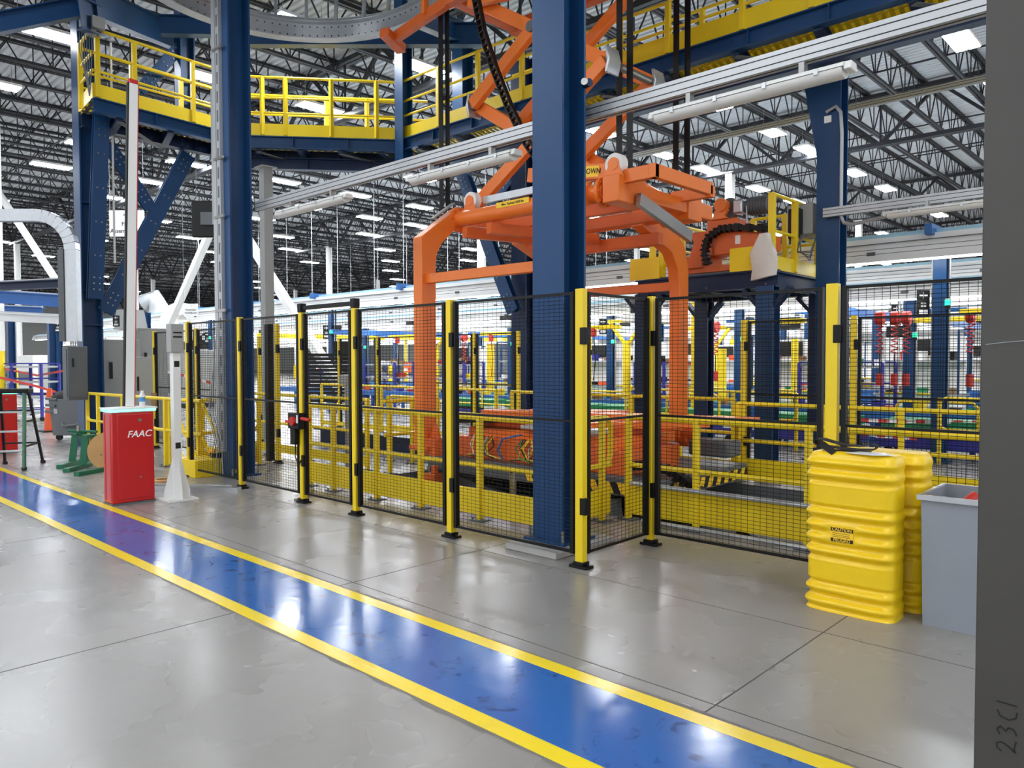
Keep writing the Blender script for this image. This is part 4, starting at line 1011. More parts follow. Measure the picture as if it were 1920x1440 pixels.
for x in (SX0 - .3, -6.65, SX1 + .3): MB().beam((x, 7.4, 6.76), (x, 8.75, 6.76), .16, .18).build('top_cross', M['org2'], t, bevel=.008)
MB().beam((SX0 - .4, 7.4, 6.72), (-9.6, 7.55, 6.66), .1, .16).build('tow_bar', M['org2'], t, bevel=.006)
MB().beam((-9.55, 7.3, 6.66), (-9.75, 7.8, 6.6), .16, .14).build('tow_hook', M['org2'], t, bevel=.01)
for x in (SX0 - .2, SX0 - .9): MB().beam((x, 7.4, 6.7), (x, 7.4, 7.1), .07, .09).build('trolley_hanger', M['org'], t)
MB().beam((SX0, 7.45, 6.6), (-6.2, 7.45, 6.35), .1, .15).build('upper_strut', M['org'], t, bevel=.006)
# energy chain
b = MB(); pts = [Dp(890, -20, 10.0), Dp(905, 60, 9.95), Dp(928, 130, 9.9), Dp(955, 200, 9.8), Dp(985, 262, 9.7), Dp(1010, 300, 9.6)]
cum = []
for p, q in zip(pts, pts[1:]):
    n = max(2, int((q - p).length / .08))
    cum += [p.lerp(q, k / n) for k in range(n)]
cum.append(pts[-1])
for i in range(len(cum) - 1):
    a = (cum[i + 1] - cum[i]).normalized(); n = a.cross(V((0, 1, 0))).normalized()
    b.beam(cum[i] + n * .04, cum[i + 1] + n * .04, .07, .016, n); b.beam(cum[i] - n * .045, cum[i + 1] - n * .045, .07, .016, n)
    b.beam(cum[i] + n * .05, cum[i] - n * .05, .06, .02, a)
tag(b.build('energy_chain', M['blk']), 'black energy chain hanging in front of the orange scissor arms', 'energy chain')
# lifting belts
for u0, u1, v1, dd, lb in ((829, 827, 400, 11.3, 'left black belt of the left pair'), (841, 839, 395, 11.3, 'right black belt of the left pair'),
                           (1163, 1159, 330, 9.6, 'left black belt above the white roller'), (1183, 1178, 325, 9.3, 'right black belt above the white roller'),
                           (1270, 1264, 330, 10.6, 'left black belt of the right-hand pair'), (1290, 1286, 335, 10.6, 'right black belt of the right-hand pair')):
    p = Dp((u0 + u1) / 2, v1, dd); tag(MB().box((p.x - .045, p.y - .004, p.z), (p.x + .045, p.y + .004, 9.0)).build('lifting_belt', M['blk']), 'flat black lifting belt, ' + lb, 'belt', 'lifting belts')
# ---- lift table in the pit
t = thing('lift_table', 'orange transfer table on the scissor lift in the pit', 'lift table', (-6.4, 8, .2))
TX0, TX1, TY0, TY1 = -8.2, -4.45, 6.98, 9.1
MB().box((TX0, TY0, .1), (TX1, TY1, .3)).build('deck', M['dgry'], t, bevel=.006)
b = MB(); k = 0; x = -5.6
for nm, m_, off in (('black_edge', 'ink', 0), ('hazard_stripes', 'lab', .1)):
    b = MB()
    x = -6.3 if nm == 'hazard_stripes' else -6.3
    if nm == 'black_edge':
        b.box((-6.3, TY0 - .004, .12), (TX1 + .004, TY0, .25)); b.box((TX1, TY0, .12), (TX1 + .004, TY1, .25))
    else:
        while x < TX1 - .1:
            b.prism([(x, TY0 - .0045, .12), (x + .1, TY0 - .0045, .12), (x + .04, TY0 - .0045, .25), (x - .06, TY0 - .0045, .25)][::-1], (0, -.002, 0)); x += .2
        y = TY0 + .1
        while y < TY1 - .1:
            b.prism([(TX1 + .0045, y, .12), (TX1 + .0045, y + .1, .12), (TX1 + .0045, y + .16, .25), (TX1 + .0045, y + .06, .25)], (.002, 0, 0)); y += .2
    b.build(nm, M[m_], t)
MB().box((-7.9, 7.15, .3), (-4.95, 8.3, .58)).build('body', M['org2'], t, bevel=.01)
MB().box((-7.7, 7.3, .56), (-5.2, 8.6, .7)).build('upper_body', M['org'], t, bevel=.01)
MB().box((-8.1, 7.25, .30), (-7.4, 8.7, .5)).build('side_block', M['org2'], t, bevel=.01)
for (p, q, w_, m_, nm) in (((-7.95, 7.25, .78), (-6.7, 7.5, .84), .5, 'blk', 'black_pad'), ((-7.9, 7.9, .86), (-5.2, 8.1, .9), .35, 'org', 'plank'), ((-6.1, 7.35, .8), (-4.55, 8.3, .86), .4, 'org', 'plank'), ((-6.2, 8.8, .82), (-4.35, 9.15, .84), .35, 'org', 'plank'), ((-7.9, 8.9, .82), (-6.4, 9.2, .84), .35, 'org', 'plank'), ((-6.6, 7.3, .76), (-5.3, 7.25, .78), .25, 'galv', 'steel_plate')):
    MB().beam(p, q, w_, .08 if m_ == 'org' else .05).build(nm, M[m_], t, bevel=.006)
for x in (-7.6, -6.6, -5.4): MB().box((x - .1, 7.5, .68), (x + .1, 8.9, .84)).build('bearer', M['org2'], t)
MB().box((-4.95, 8.5, .42), (-4.4, 8.85, .62)).build('motor_cover', M['dgry'], t, bevel=.03)
rnd = random.Random(9)
for k in range(22):
    x = rnd.uniform(-6.5, -5.95) if k < 14 else rnd.uniform(-7.4, -6.9); y = 7.1
    b = MB(); b.tube([(x, y, .62), (x + rnd.uniform(-.1, .1), y - .05, .5), (x + rnd.uniform(-.15, .15), y - .06, .38), (x + rnd.uniform(-.25, .25), y - .02, .33)], .009, 5)
    b.build('hose', M[('yel', 'grn2', 'blk', 'alu')[k % 4]], t)
MB().tube([(-6.6, 7.2, .66), (-6.85, 7.1, .6), (-6.9, 7.06, .45), (-6.8, 7.05, .34)], .014, 6).build('blue_hose', M['blue2'], t)
text('500 KG', .09, (-6.25, 7.147, .42), (1, 0, 0), (0, 0, 1), M['ink'], t) if False else None
t = thing('pit_scissor', 'dark grey crossed scissor arms under the lift table in the pit', 'scissor lift', (-6.4, 8, -.8))
for yv in (7.1, 8.9):
    for p, q, dy in (((-8.0, -.56), (-5.0, -.07), 0), ((-8.0, -.07), (-5.0, -.56), .1)):
        MB().beam((p[0], yv + dy, p[1]), (q[0], yv + dy, q[1]), .08, .24).build('arm', M['dgry'], t, bevel=.006)
MB().box((-8.2, 7.0, -.8), (-4.8, 9.0, -.68)).build('base_frame', M['dgry'], t)
b = MB()
for k in range(8): b.box((-7.9, 7.25, -.66 + k * .08), (-5.0, 8.8, -.62 + k * .08))
b.build('bellows', M['rub'], t)
MB().cyl((-6.5, 7.1, -.3), (-6.5, 9.0, -.3), .06, 12).build('pivot', M['stl'], t)
# pit energy chain
b = MB(); pts = [V((-5.3, 7.3, .32)), V((-4.9, 7.3, .42)), V((-4.5, 7.35, .4)), V((-4.2, 7.4, .2)), V((-3.9, 7.45, -.05)), V((-3.4, 7.55, -.4)), V((-2.9, 7.6, -.73))]
for p, q in zip(pts, pts[1:]):
    n = max(1, int((q - p).length / .09)); a = (q - p).normalized(); up = V((0, 1, 0)).cross(a).normalized()
    for k in range(n):
        c0, c1 = p.lerp(q, k / n), p.lerp(q, (k + .65) / n); b.beam(c0, c1, .14, .1, up)
    b.beam(p, q, .1, .07, up)
tag(b.build('energy_chain', M['blk']), 'black energy chain trailing from the lift table down into the pit', 'energy chain')
t = thing('pit_stop', 'small orange stop block with a pin on the pit edge', 'stop', (-8.2, 7.0, 0))
c = Yp(812, 905, 6.95); c.z = max(c.z, 0); b = MB(); b.box((c.x - .1, c.y - .08, -.12), (c.x + .12, c.y + .08, .05)); b.box((c.x - .0, c.y - .04, .05), (c.x + .07, c.y + .04, .16)); b.build('block', M['org2'], t, bevel=.01)
MB().box((c.x - .06, c.y - .06, .08), (c.x + .0, c.y + .0, .14)).build('pin', M['stl'], t)
t = thing('bollard_post', 'short bare steel post on the pit edge left of the big column', 'post', Yp(962, 955, 6.2))
c = Zp(962, 958); MB().box((c.x - .035, c.y - .02, 0), (c.x + .035, c.y + .02, .45)).build('post', M['stl'], t, bevel=.006)
MB().cyl((c.x, c.y - .02, .42), (c.x, c.y - .03, .42), .015, 8).build('hole', M['ink'], t)
# blue beam of the pit frame on the left far side
t = thing('pit_beam', 'dark blue beam laid along the pit behind the orange leg', 'beam', (-12.8, 8.2, 0))
MB().ib((-12.9, 8.25, .16), (-8.4, 8.25, .16), .3, .3, (0, 0, 1)).build('section', M['navy'], t)

# ================================================================== RIGHT PLATFORM
QX0, QX1, QY0, QY1, QZ = -6.85, -4.8, 10.42, 12.3, 2.9
for x, y, lb in ((QX1, QY0, 'blue platform leg at the near right corner of the small platform'), (QX0, QY0, 'dark blue platform leg beside the return panel'), (QX0, QY1, 'dark blue platform leg at the back left with angled knees'), (QX1, QY1, 'dark blue platform leg beside the tall right column')):
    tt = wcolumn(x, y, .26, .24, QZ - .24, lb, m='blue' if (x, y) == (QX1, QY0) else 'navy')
    for s in (-1, 1):
        if QX0 - .5 < x + s * .3 < QX1 + .5: MB().beam((x, y, QZ - .65), (x + s * .34, y, QZ - .27), .16, .06).build('knee', M['navy'], tt)
t = thing('equipment_platform', 'small dark blue steel platform carrying the orange drive unit', 'platform', (QX0, QY0, QZ))
for p, q in (((QX0 - .15, QY0, 0), (QX1 + .15, QY0, 0)), ((QX0 - .15, QY1, 0), (QX1 + .15, QY1, 0)), ((QX1, QY0, 0), (QX1, QY1, 0)), ((QX0, QY0, 0), (QX0, QY1, 0)), ((-5.8, QY0, 0), (-5.8, QY1, 0))):
    MB().ib(V(p) + V((0, 0, QZ - .13)), V(q) + V((0, 0, QZ - .13)), .14, .25).build('edge_beam', M['navy'], t)
for p, q in (((QX0, QY0), (-5.8, QY1)), ((-5.8, QY1), (QX1, QY0)), ((-5.8, QY0), (QX1, QY1))): MB().beam((p[0], p[1], QZ - .2), (q[0], q[1], QZ - .2), .09, .02).build('tie', M['dgry'], t)
b = MB(); y = QY0
while y < QY1: b.box((QX0, y, QZ), (QX1, y + .02, QZ + .025)); y += .05
b.build('grating', M['dgry'], t)
def qrail(pts, posts, lb, **k): return guard_rail(pts, posts, lb, h=k.get('h', 1.1), mids=k.get('mids', (.55,)), kick=k.get('kick', .2), r=.028, pw=.085, z=QZ + .02, foot=False, name='platform_railing', grp='platform railings', kz=0)
qrail([(QX1, QY0 + .12), (QX1, QY1)], [0, .45, .95], 'yellow railing on the right edge of the small platform')
qrail([(QX0 + .9, QY1), (QX1, QY1)], [0.02, .5], 'yellow railing along the back of the small platform', kick=0)
qrail([(QX0, QY0 + .2), (QX0, QY1)], [.0, .55, 1], 'yellow railing on the left edge of the small platform', kick=0, h=1.0)
t = thing('loop_gate', 'yellow rounded gate arm at the left of the small platform', 'gate', (QX0 + .3, QY0 + .2, QZ))
b = MB(); x0 = -6.72; b.tube([(x0, QY0 + .25, QZ + .3), (x0, QY0 + .25, QZ + .95), (x0 + .06, QY0 + .27, QZ + 1.02), (x0 + .35, QY0 + .4, QZ + 1.02)], .03, 10); b.tube([(x0, QY0 + .25, QZ + .3), (x0 + .08, QY0 + .3, QZ + .24), (x0 + .25, QY0 + .4, QZ + .24), (x0 + .28, QY0 + .42, QZ + .3), (x0 + .28, QY0 + .42, QZ + 1.0)], .03, 10); b.build('loop', M['yel'], t)
MB().box((x0 - .02, QY0 + .2, QZ + .02), (x0 + .07, QY0 + .28, QZ + 1.05)).build('post', M['yel'], t)
for x0, x1, lb in ((QX0 - .25, QX0 + .3, 'yellow plate standing at the left end of the small platform'), (-5.35, -4.95, 'yellow plate beside the white cloth on the small platform')):
    tag(MB().box((x0, QY0 - .08, QZ), (x1, QY0 - .06, QZ + .34)).build('toe_plate', M['yel']), lb, 'plate')
# orange drive unit
mx, my = -5.95, 11.05
t = thing('drive_unit', 'orange trolley drive unit with grey motor on the small platform', 'drive unit', (mx, my, QZ))
z0 = QZ + .03
MB().box((mx - .5, my - .3, z0 + .05), (mx + .5, my - .1, z0 + .14)).build('skid', M['org2'], t); MB().box((mx - .5, my + .2, z0 + .05), (mx + .7, my + .35, z0 + .14)).build('skid', M['org2'], t)
MB().box((mx - .55, my - .35, z0 + .12), (mx - .05, my + .3, z0 + .32)).build('base_block', M['org2'], t, bevel=.012)
MB().prism([(mx - .35, my - .25, z0 + .3), (mx + .1, my - .25, z0 + .3), (mx + .05, my - .25, z0 + .55), (mx + .12, my - .25, z0 + .7), (mx - .36, my - .25, z0 + .7), (mx - .26, my - .25, z0 + .55)], (0, .45, 0)).build('pedestal', M['org2'], t, bevel=.02)
MB().box((mx + .0, my - .3, z0 + .6), (mx + .5, my + .15, z0 + .84)).build('carriage', M['org2'], t, bevel=.015)
MB().prism([(mx + .1, my - .32, z0 + .84), (mx + .35, my - .32, z0 + .84), (mx + .3, my - .32, z0 + .9), (mx + .36, my - .32, z0 + .98), (mx + .22, my - .32, z0 + 1.06), (mx + .12, my - .32, z0 + .95)], (0, .08, 0)).build('horn', M['org'], t, bevel=.01)
MB().cyl((mx + .25, my - .36, z0 + 1.05), (mx + .25, my - .22, z0 + 1.05), .1, 20).build('pulley', M['org'], t)
MB().cyl((mx + .32, my - .2, z0 + 1.01), (mx + .32, my - .12, z0 + 1.01), .16, 24).build('wheel', M['dgry'], t)
b = MB(); b.cyl((mx + .34, my - .1, z0 + 1.02), (mx + .6, my - .1, z0 + 1.01), .1, 20); b.cyl((mx + .6, my - .1, z0 + 1.01), (mx + .92, my - .1, z0 + 1.0), .13, 20)
for k in range(6): b.cyl((mx + .64 + k * .045, my - .1, z0 + 1.005), (mx + .66 + k * .045, my - .1, z0 + 1.005), .142, 20)
b.build('motor', M['dgry'], t); MB().box((mx + .4, my - .26, z0 + .9), (mx + .56, my - .1, z0 + 1.12)).build('gearbox', M['galv'], t, bevel=.03)
MB().prism([(mx + .15, my - .38, z0 + .28), (mx + 1.1, my - .38, z0 + .28), (mx + 1.1, my - .38, z0 + .5), (mx + .5, my - .38, z0 + .66), (mx + .2, my - .38, z0 + .62)], (0, .3, 0)).build('side_plate', M['org2'], t, bevel=.02)
b = MB(); cp = [V((mx + .1, my - .45, z0 + .15)), V((mx + .05, my - .45, z0 + .35)), V((mx + .1, my - .45, z0 + .55)), V((mx + .3, my - .45, z0 + .66)), V((mx + .55, my - .45, z0 + .66)), V((mx + 1.1, my - .45, z0 + .58))]
for p, q in zip(cp, cp[1:]):
    a = (q - p).normalized(); up = V((0, 1, 0)).cross(a).normalized(); b.beam(p, q, .1, .07, up)
    for k in range(3): b.beam(p.lerp(q, k / 3), p.lerp(q, k / 3 + .15), .12, .11, up)
b.build('cable_chain', M['blk'], t)
MB().box((mx + .52, my - .39, z0 + .42), (mx + .6, my - .381, z0 + .55)).build('nameplate', M['pap'], t)
MB().cyl((mx + .62, my - .22, z0 + .14), (mx + .62, my - .22, z0 + 1.0), .015, 8).build('rod', M['stl'], t)
# grey camera / monitor cabinet at the right
t = thing('control_cabinet', 'grey and black control box on the right railing of the small platform', 'control box', (QX1 + .1, 11.4, QZ + .6))
MB().box((QX1 - .2, 11.5, QZ + .62), (QX1 + .2, 12.0, QZ + 1.08)).build('enclosure', M['gry'], t, bevel=.01); MB().box((QX1 - .12, 11.35, QZ + .55), (QX1 + .05, 11.5, QZ + 1.0)).build('screen_back', M['ink'], t, bevel=.01)
for k in range(4): MB().tube([(QX1 + .05 + .03 * k, 11.4, QZ + .6), (QX1 + .1 - .05 * k, 11.3, QZ + .35), (QX1 + .2, 11.4, QZ + .2 + .04 * k), (QX1 + .25, 11.5, QZ + .55)], .01, 5).build('cable', M['dgry'], t)
# white cloth draped on the corner
t = thing('draped_cloth', 'white cloth bag draped over the corner of the small platform', 'cloth', (QX1 - .25, QY0 - .1, QZ + .4))
b = MB(); rnd = random.Random(12); NU, NV = 17, 15; vs = []
for i in range(NV):
    f = i / (NV - 1)
    for j in range(NU):
        a = 2 * PI * j / NU; wv_ = .155 if f < .62 else .155 - .09 * ((f - .62) / .38)
        fold = 1 + .1 * math.sin(4 * a + f * 5) + .08 * math.sin(9 * a - f * 9) * f + rnd.uniform(-.05, .05)
        vs.append((QX1 - .2 + math.cos(a) * wv_ * fold * 1.15 + .2 + .015 * math.sin(f * 7), QY0 - .14 + math.sin(a) * .05 * fold, QZ - .13 + f * .62 + .03 * math.cos(a) * (1 - f)))
b.add(vs, [(i * NU + j, i * NU + (j + 1) % NU, (i + 1) * NU + (j + 1) % NU, (i + 1) * NU + j) for i in range(NV - 1) for j in range(NU)] + [tuple(range(NU))[::-1], tuple((NV - 1) * NU + j for j in range(NU))]); b.build('cloth', M['clo'], t, sharp=70)
# ================================================================== LEFT BACKGROUND
def cabinet(c, w, d, h, label, m='gry', plinth=.0, name='control_cabinet'):
    t = thing(name, label, 'cabinet', (c[0], c[1], c[2] if len(c) > 2 else 0)); x, y = c[0], c[1]; z = c[2] if len(c) > 2 else 0
    MB().box((x - w / 2, y - d / 2, z), (x + w / 2, y + d / 2, z + h)).build('enclosure', M[m], t, bevel=.01)
    dr = MB().box((x + w / 2, y - d / 2 + .02, z + .05), (x + w / 2 + .012, y + d / 2 - .02, z + h - .05)).build('door', M[m], t, bevel=.004)
    MB().box((x + w / 2 + .012, y - d * .3, z + h * .62), (x + w / 2 + .03, y - d * .22, z + h * .78)).build('handle', M['ink'], dr)
    MB().box((x - w / 2 + .05, y - d / 2 - .012, z + .05), (x + w / 2 - .05, y - d / 2, z + h - .05)).build('side_panel', M[m], t, bevel=.004)
    return t
def at_d(u, d, z=0.0): p = Dp(u, 700, d); return (p.x, p.y, z)
c = at_d(215, 15.5); cabinet(c, .7, .75, 2.05, 'tall light grey control cabinet right of the far left blue column')
MB().cbox((c[0], c[1], 2.2), (.5, .5, .3)).build('roof_unit', M['gry'], bpy.data.objects[-1] if False else None) if False else None
c = at_d(238, 15.9); cabinet((c[0] + .2, c[1] + .35, 0), .55, .6, 2.3, 'taller grey control cabinet with dark handle behind the white boom')
c = at_d(262, 14.6); cabinet(c, .34, .4, 1.7, 'short grey cabinet right of the white boom arm')
c = at_d(141, 13.6); cabinet((c[0], c[1], .93), .3, .32, .95, 'grey wall disconnect box on the far left blue column', 'dgry', name='disconnect_box')
t = thing('machine_hood', 'pale grey sloping machine hood above the control cabinets', 'hood', at_d(225, 17, 2.3))
c = at_d(225, 17.5); MB().prism([(c[0] - .35, c[1], 2.35), (c[0] + .35, c[1], 2.35), (c[0] + .15, c[1], 2.8), (c[0] - .15, c[1], 2.8)], (0, .5, 0)).build('hood', M['gry'], t)
# galvanised raceway arc
t = thing('cable_raceway', 'galvanised cable raceway curving down beside the far left column', 'raceway', at_d(138, 13.7, 1.9))
e = fx
A = Dp(139, 640, 13.7); Bz = Dp(139, 470, 13.7).z; cen = V((A.x, A.y, Bz)) - e * .62
pth = [A, V((A.x, A.y, Bz))] + [cen + e * (.62 * math.cos(a)) + V((0, 0, .62 * math.sin(a))) for a in [PI / 2 * k / 8 for k in range(1, 9)]] + [cen + V((0, 0, .62)) - e * 2.2]
b = MB(); b2 = MB()
for p, q in zip(pth, pth[1:]):
    a = (q - p).normalized(); up = fy; b.beam(p, q + a * .004, .21, .03, up, off=(0, -.06)); n = a.cross(fy)
    for s in (-.1, .1): b.beam(p + n * s, q + n * s, .012, .14, fy)
b.build('channel', M['galv'], t)
for k in range(5): b2.tube([p + e * 0 + V((0, 0, -.03 * (k - 2))) if False else p + fy * .0 for p in pth], .001, 3) if False else None
b = MB()
for k in range(4): b.tube([A + e * (-.06 + .04 * k), A + e * (-.06 + .04 * k) - V((0, 0, .35))], .014, 6)
b.build('cables', M['alu'], t)
p = A - e * .16; MB().beam(p, V((p.x, p.y, Bz)), .1, .2, fy).build('side_tray', M['dgry'], t)
# hanging signs
def hang_sign(u, v, d, w, h, lines, label, rods=True):
    c = Dp(u, v, d); n = -(FW.copy()); n.z = 0; n.normalize(); r_ = V((-n.y, n.x, 0)); t = thing('hanging_sign', label, 'sign', c)
    MB().beam(c - r_ * w / 2, c + r_ * w / 2, .015, h).build('board', M['pap'], t)
    for s, dz, txt in lines: text(txt, s, c + n * .012 + V((0, 0, dz)), r_, (0, 0, 1), M['ink'], t, ext=.001)
    b = MB()
    for s in (-1, 1): b.wire(c + r_ * (s * w * .48) + V((0, 0, h / 2)), c + r_ * (s * w * .48) + V((0, 0, 8.9 - c.z)), .01)
    b.build('hanger_wire', M['alu'], t)
hang_sign(238, 419, 20, .92, .68, [(.09, .22, '05-M'), (.15, -.02, 'Final'), (.15, -.2, 'Assembly Line')], 'white hanging sign reading Final Assembly Line behind the boom arm')
hang_sign(358, 581, 26, .5, .42, [(.06, .13, '\u2022'), (.08, .0, 'Powertrain'), (.07, -.1, 'Assembly Line')], 'small white hanging sign right of the grey card post')
t = thing('hanging_monitor', 'dark back of a large hanging monitor left of the second blue column', 'monitor', Dp(392, 410, 11.9))
c = Dp(391, 411, 12.2); MB().beam(c - e * .26, c + e * .22, .07, .58).build('back_shell', M['blk'], t, bevel=.015); MB().beam(c - e * .1 - fy * .05, c + e * .1 - fy * .05, .05, .2).build('mount_plate', M['dgry'], t)
MB().beam(c + e * .13 - fy * .09 + V((0, 0, -.1)), c + e * .13 - fy * .09 + V((0, 0, 2.0)), .05, .05).build('support_strut', M['alu'], t)
p = at_d(503, 15.9)
tt = thing('support_post', 'slim grey post under the diagonal walkway', 'post', p); MB().box((p[0] - .1, p[1] - .1, 0), (p[0] + .1, p[1] + .1, 5.6)).build('post', M['gry'], tt); MB().cbox((p[0], p[1], 5.61), (.34, .34, .03)).build('cap', M['gry'], tt)
# blue crane beams and white rail at left
for (u0, v0, u1, v1, d0, d1, m_, lb, dd) in ((-120, 543, 150, 530, 16, 15, 'navy', 'thin dark blue beam reaching the far left column', .16), (-120, 549, 150, 567, 19, 19, 'blue2', 'bright blue crane beam at the left edge', .3),
                                             (-120, 575, 80, 583, 22, 22, 'blue2', 'lower bright blue crane beam at the left edge', .2), (-120, 588, 122, 600, 18, 18, 'lwht', 'white rail below the blue crane beams at left', .2)):
    p, q = Dp(u0, v0, d0), Dp(u1, v1, d1); t = thing('crane_beam', lb, 'beam', p); MB().ib(p, q, .2, dd).build('section', M[m_], t); MB().beam(p + V((0, 0, dd / 2 + .02)), q + V((0, 0, dd / 2 + .02)), .06, .03).build('rail', M['alu'], t)
for u, d, lb in ((22, 24, 'blue station post at the left edge behind the ladder'), (99, 22, 'blue station post left of the grey disconnect box'), (111, 25, 'thin blue station post beside the grey disconnect box'), (275, 21, 'thin blue station post behind the short grey cabinet')):
    c = at_d(u, d); t = thing('station_post', lb, 'post', c, 'blue station posts'); MB().ib((c[0], c[1], 0), (c[0], c[1], 2.95), .2, .2, (0, 1, 0)).build('upright', M['blue'], t); MB().cbox((c[0], c[1], .01), (.34, .34, .02)).build('base_plate', M['blue'], t)
def board_sign(c, w, h, label, parent=None):
    t = thing('station_sign', label, 'sign', c, 'black station signs'); c = V(c); n = -FW.copy(); n.z = 0; n.normalize(); r_ = V((-n.y, n.x, 0))
    MB().beam(c - r_ * w / 2, c + r_ * w / 2, .02, h).build('board', M['ink'], t)
    b = MB(); b.beam(c - r_ * w * .32 + n * .013 + V((0, 0, h * .3)), c + r_ * w * .32 + n * .013 + V((0, 0, h * .3)), .004, h * .06); b.beam(c + n * .013 + V((0, 0, h * .18)), c + n * .013 + V((0, 0, h * .42)), .004, w * .2)
    b.beam(c - r_ * w * .2 + n * .013, c + r_ * w * .2 + n * .013, .004, h * .05); b.beam(c - r_ * w * .2 + n * .013 - V((0, 0, h * .1)), c + r_ * w * .2 + n * .013 - V((0, 0, h * .1)), .004, h * .05)
    b.beam(c - r_ * w * .34 + n * .013 - V((0, 0, h * .32)), c + r_ * w * .34 + n * .013 - V((0, 0, h * .32)), .004, h * .16)
    b.build('white_marks', M['pap'], t); return t
board_sign(Dp(109, 613, 21.5), .2, .3, 'black sign with white marks left of the far left column')
board_sign(Dp(218, 602, 16.5), .14, .24, 'black sign with white marks above the tall grey cabinet')
# blue wheeled flow racks
def flow_rack(c, label, w=1.6, d=.8, h=1.55, m='vio', n=4, rz=0.0):
    t = thing('flow_rack', label, 'rack', c, 'blue wheeled flow racks', rz)
    for x in (-w / 2, 0, w / 2):
        for y in (-d / 2, d / 2): MB().box((x - .03, y - .03, .1), (x + .03, y + .03, h)).build('upright', M[m], t, local=True)
    for k in range(n):
        z = .22 + k * (h - .3) / (n - 1)
        MB().beam((-w / 2, -.0, z), (w / 2, .0, z), d, .05).build('shelf', M['alu'], t, local=True)
        b = MB(); b.beam((-w / 2, -d / 2, z + .09), (w / 2, -d / 2, z + .09), .03, .03); b.beam((-w / 2, d / 2, z + .09), (w / 2, d / 2, z + .09), .03, .03); b.build('guide_rail', M[m], t, local=True)
    for x in (-w / 2, w / 2):
        for y in (-d / 2, d / 2): MB().cyl((x, y - .02, .06), (x, y + .02, .06), .06, 10).build('caster', M['rub'], t, local=True)
    return t
fr1 = flow_rack(at_d(40, 21), 'blue wheeled rack with silver shelves behind the ladder', rz=.75)
def tub_part(c, m, s, label=None, grp='small part bins on the assembly line racks'):
    x, y, z = c; b = MB(); w, d, h = s
    b.add([(x - w / 2 * .85, y - d / 2 * .85, z), (x + w / 2 * .85, y - d / 2 * .85, z), (x + w / 2 * .85, y + d / 2 * .85, z), (x - w / 2 * .85, y + d / 2 * .85, z), (x - w / 2, y - d / 2, z + h), (x + w / 2, y - d / 2, z + h), (x + w / 2, y + d / 2, z + h), (x - w / 2, y + d / 2, z + h)],
          [(3, 2, 1, 0), (4, 5, 6, 7), (0, 1, 5, 4), (1, 2, 6, 5), (2, 3, 7, 6), (3, 0, 4, 7)])
    o = b.build('part_bin', M[m]); return tag(o, label or 'small %s part bin on an assembly line rack' % {'red2': 'red', 'orr': 'orange', 'yel': 'yellow', 'grn2': 'green', 'wht': 'white', 'vio': 'blue', 'blk': 'black', 'brn': 'brown'}[m], 'bin', grp)
# barricade tape and cones
for pts, lb in ((((0, 708, 20), (60, 722, 20), (105, 735, 20)), 'red barricade tape strung across the aisle at left'), (((0, 690, 23), (70, 704, 22), (150, 690, 20)), 'upper red barricade tape at left'),
                (((262, 690, 18), (330, 700, 18), (395, 718, 17)), 'red and white danger tape behind the grey card post'), (((1480, 800, 12.3), (1600, 812, 12), (1720, 822, 11.7)), 'red and white danger tape behind the far pit rail'), (((1560, 786, 12.6), (1700, 790, 12.3), (1840, 792, 12)), 'upper red and white danger tape at right')):
    b = MB(); P_ = [Dp(*q) for q in pts]; seg = []
    for p, q in zip(P_, P_[1:]):
        for k in range(8): seg.append((p.lerp(q, k / 8), p.lerp(q, (k + 1) / 8)))
    t = thing('barricade_tape', lb, 'tape', P_[0]); b2 = MB()
    for i, (p, q) in enumerate(seg): (b if i % 2 else b2).beam(p, q, .006, .06)
    b.build('red_bands', M['rt'], t); b2.build('white_bands', M['pap'] if 'danger' in lb else M['rt'], t)
def cone(c, label, h=.9):
    t = thing('traffic_cone', label, 'cone', c); x, y, z = c
    MB().cyl((x, y, .03), (x, y, h), .13, 14, .05).build('cone_body', M['orr'], t); MB().box((x - .2, y - .2, 0), (x + .2, y + .2, .035)).build('base', M['rub'], t); MB().cyl((x, y, h * .55), (x, y, h * .75), .1, 14, .08).build('reflective_band', M['pap'], t)
cone(at_d(191, 15.9), 'orange traffic cone behind the yellow rail by the far left column', 1.05)
cone(at_d(92, 17.5), 'red slim cone left of the dark grey tilt truck', 1.0)
t = thing('guide_post', 'yellow column guard at the left edge', 'post', at_d(-3, 20.6)); c = at_d(-3, 20.6); MB().cyl((c[0], c[1], 0), (c[0], c[1], 1.9), .16, 14).build('guard', M['yel'], t); MB().box((c[0] - .14, c[1] - .14, 1.9), (c[0] + .14, c[1] + .14, 8)).build('column', M['wht'], t)
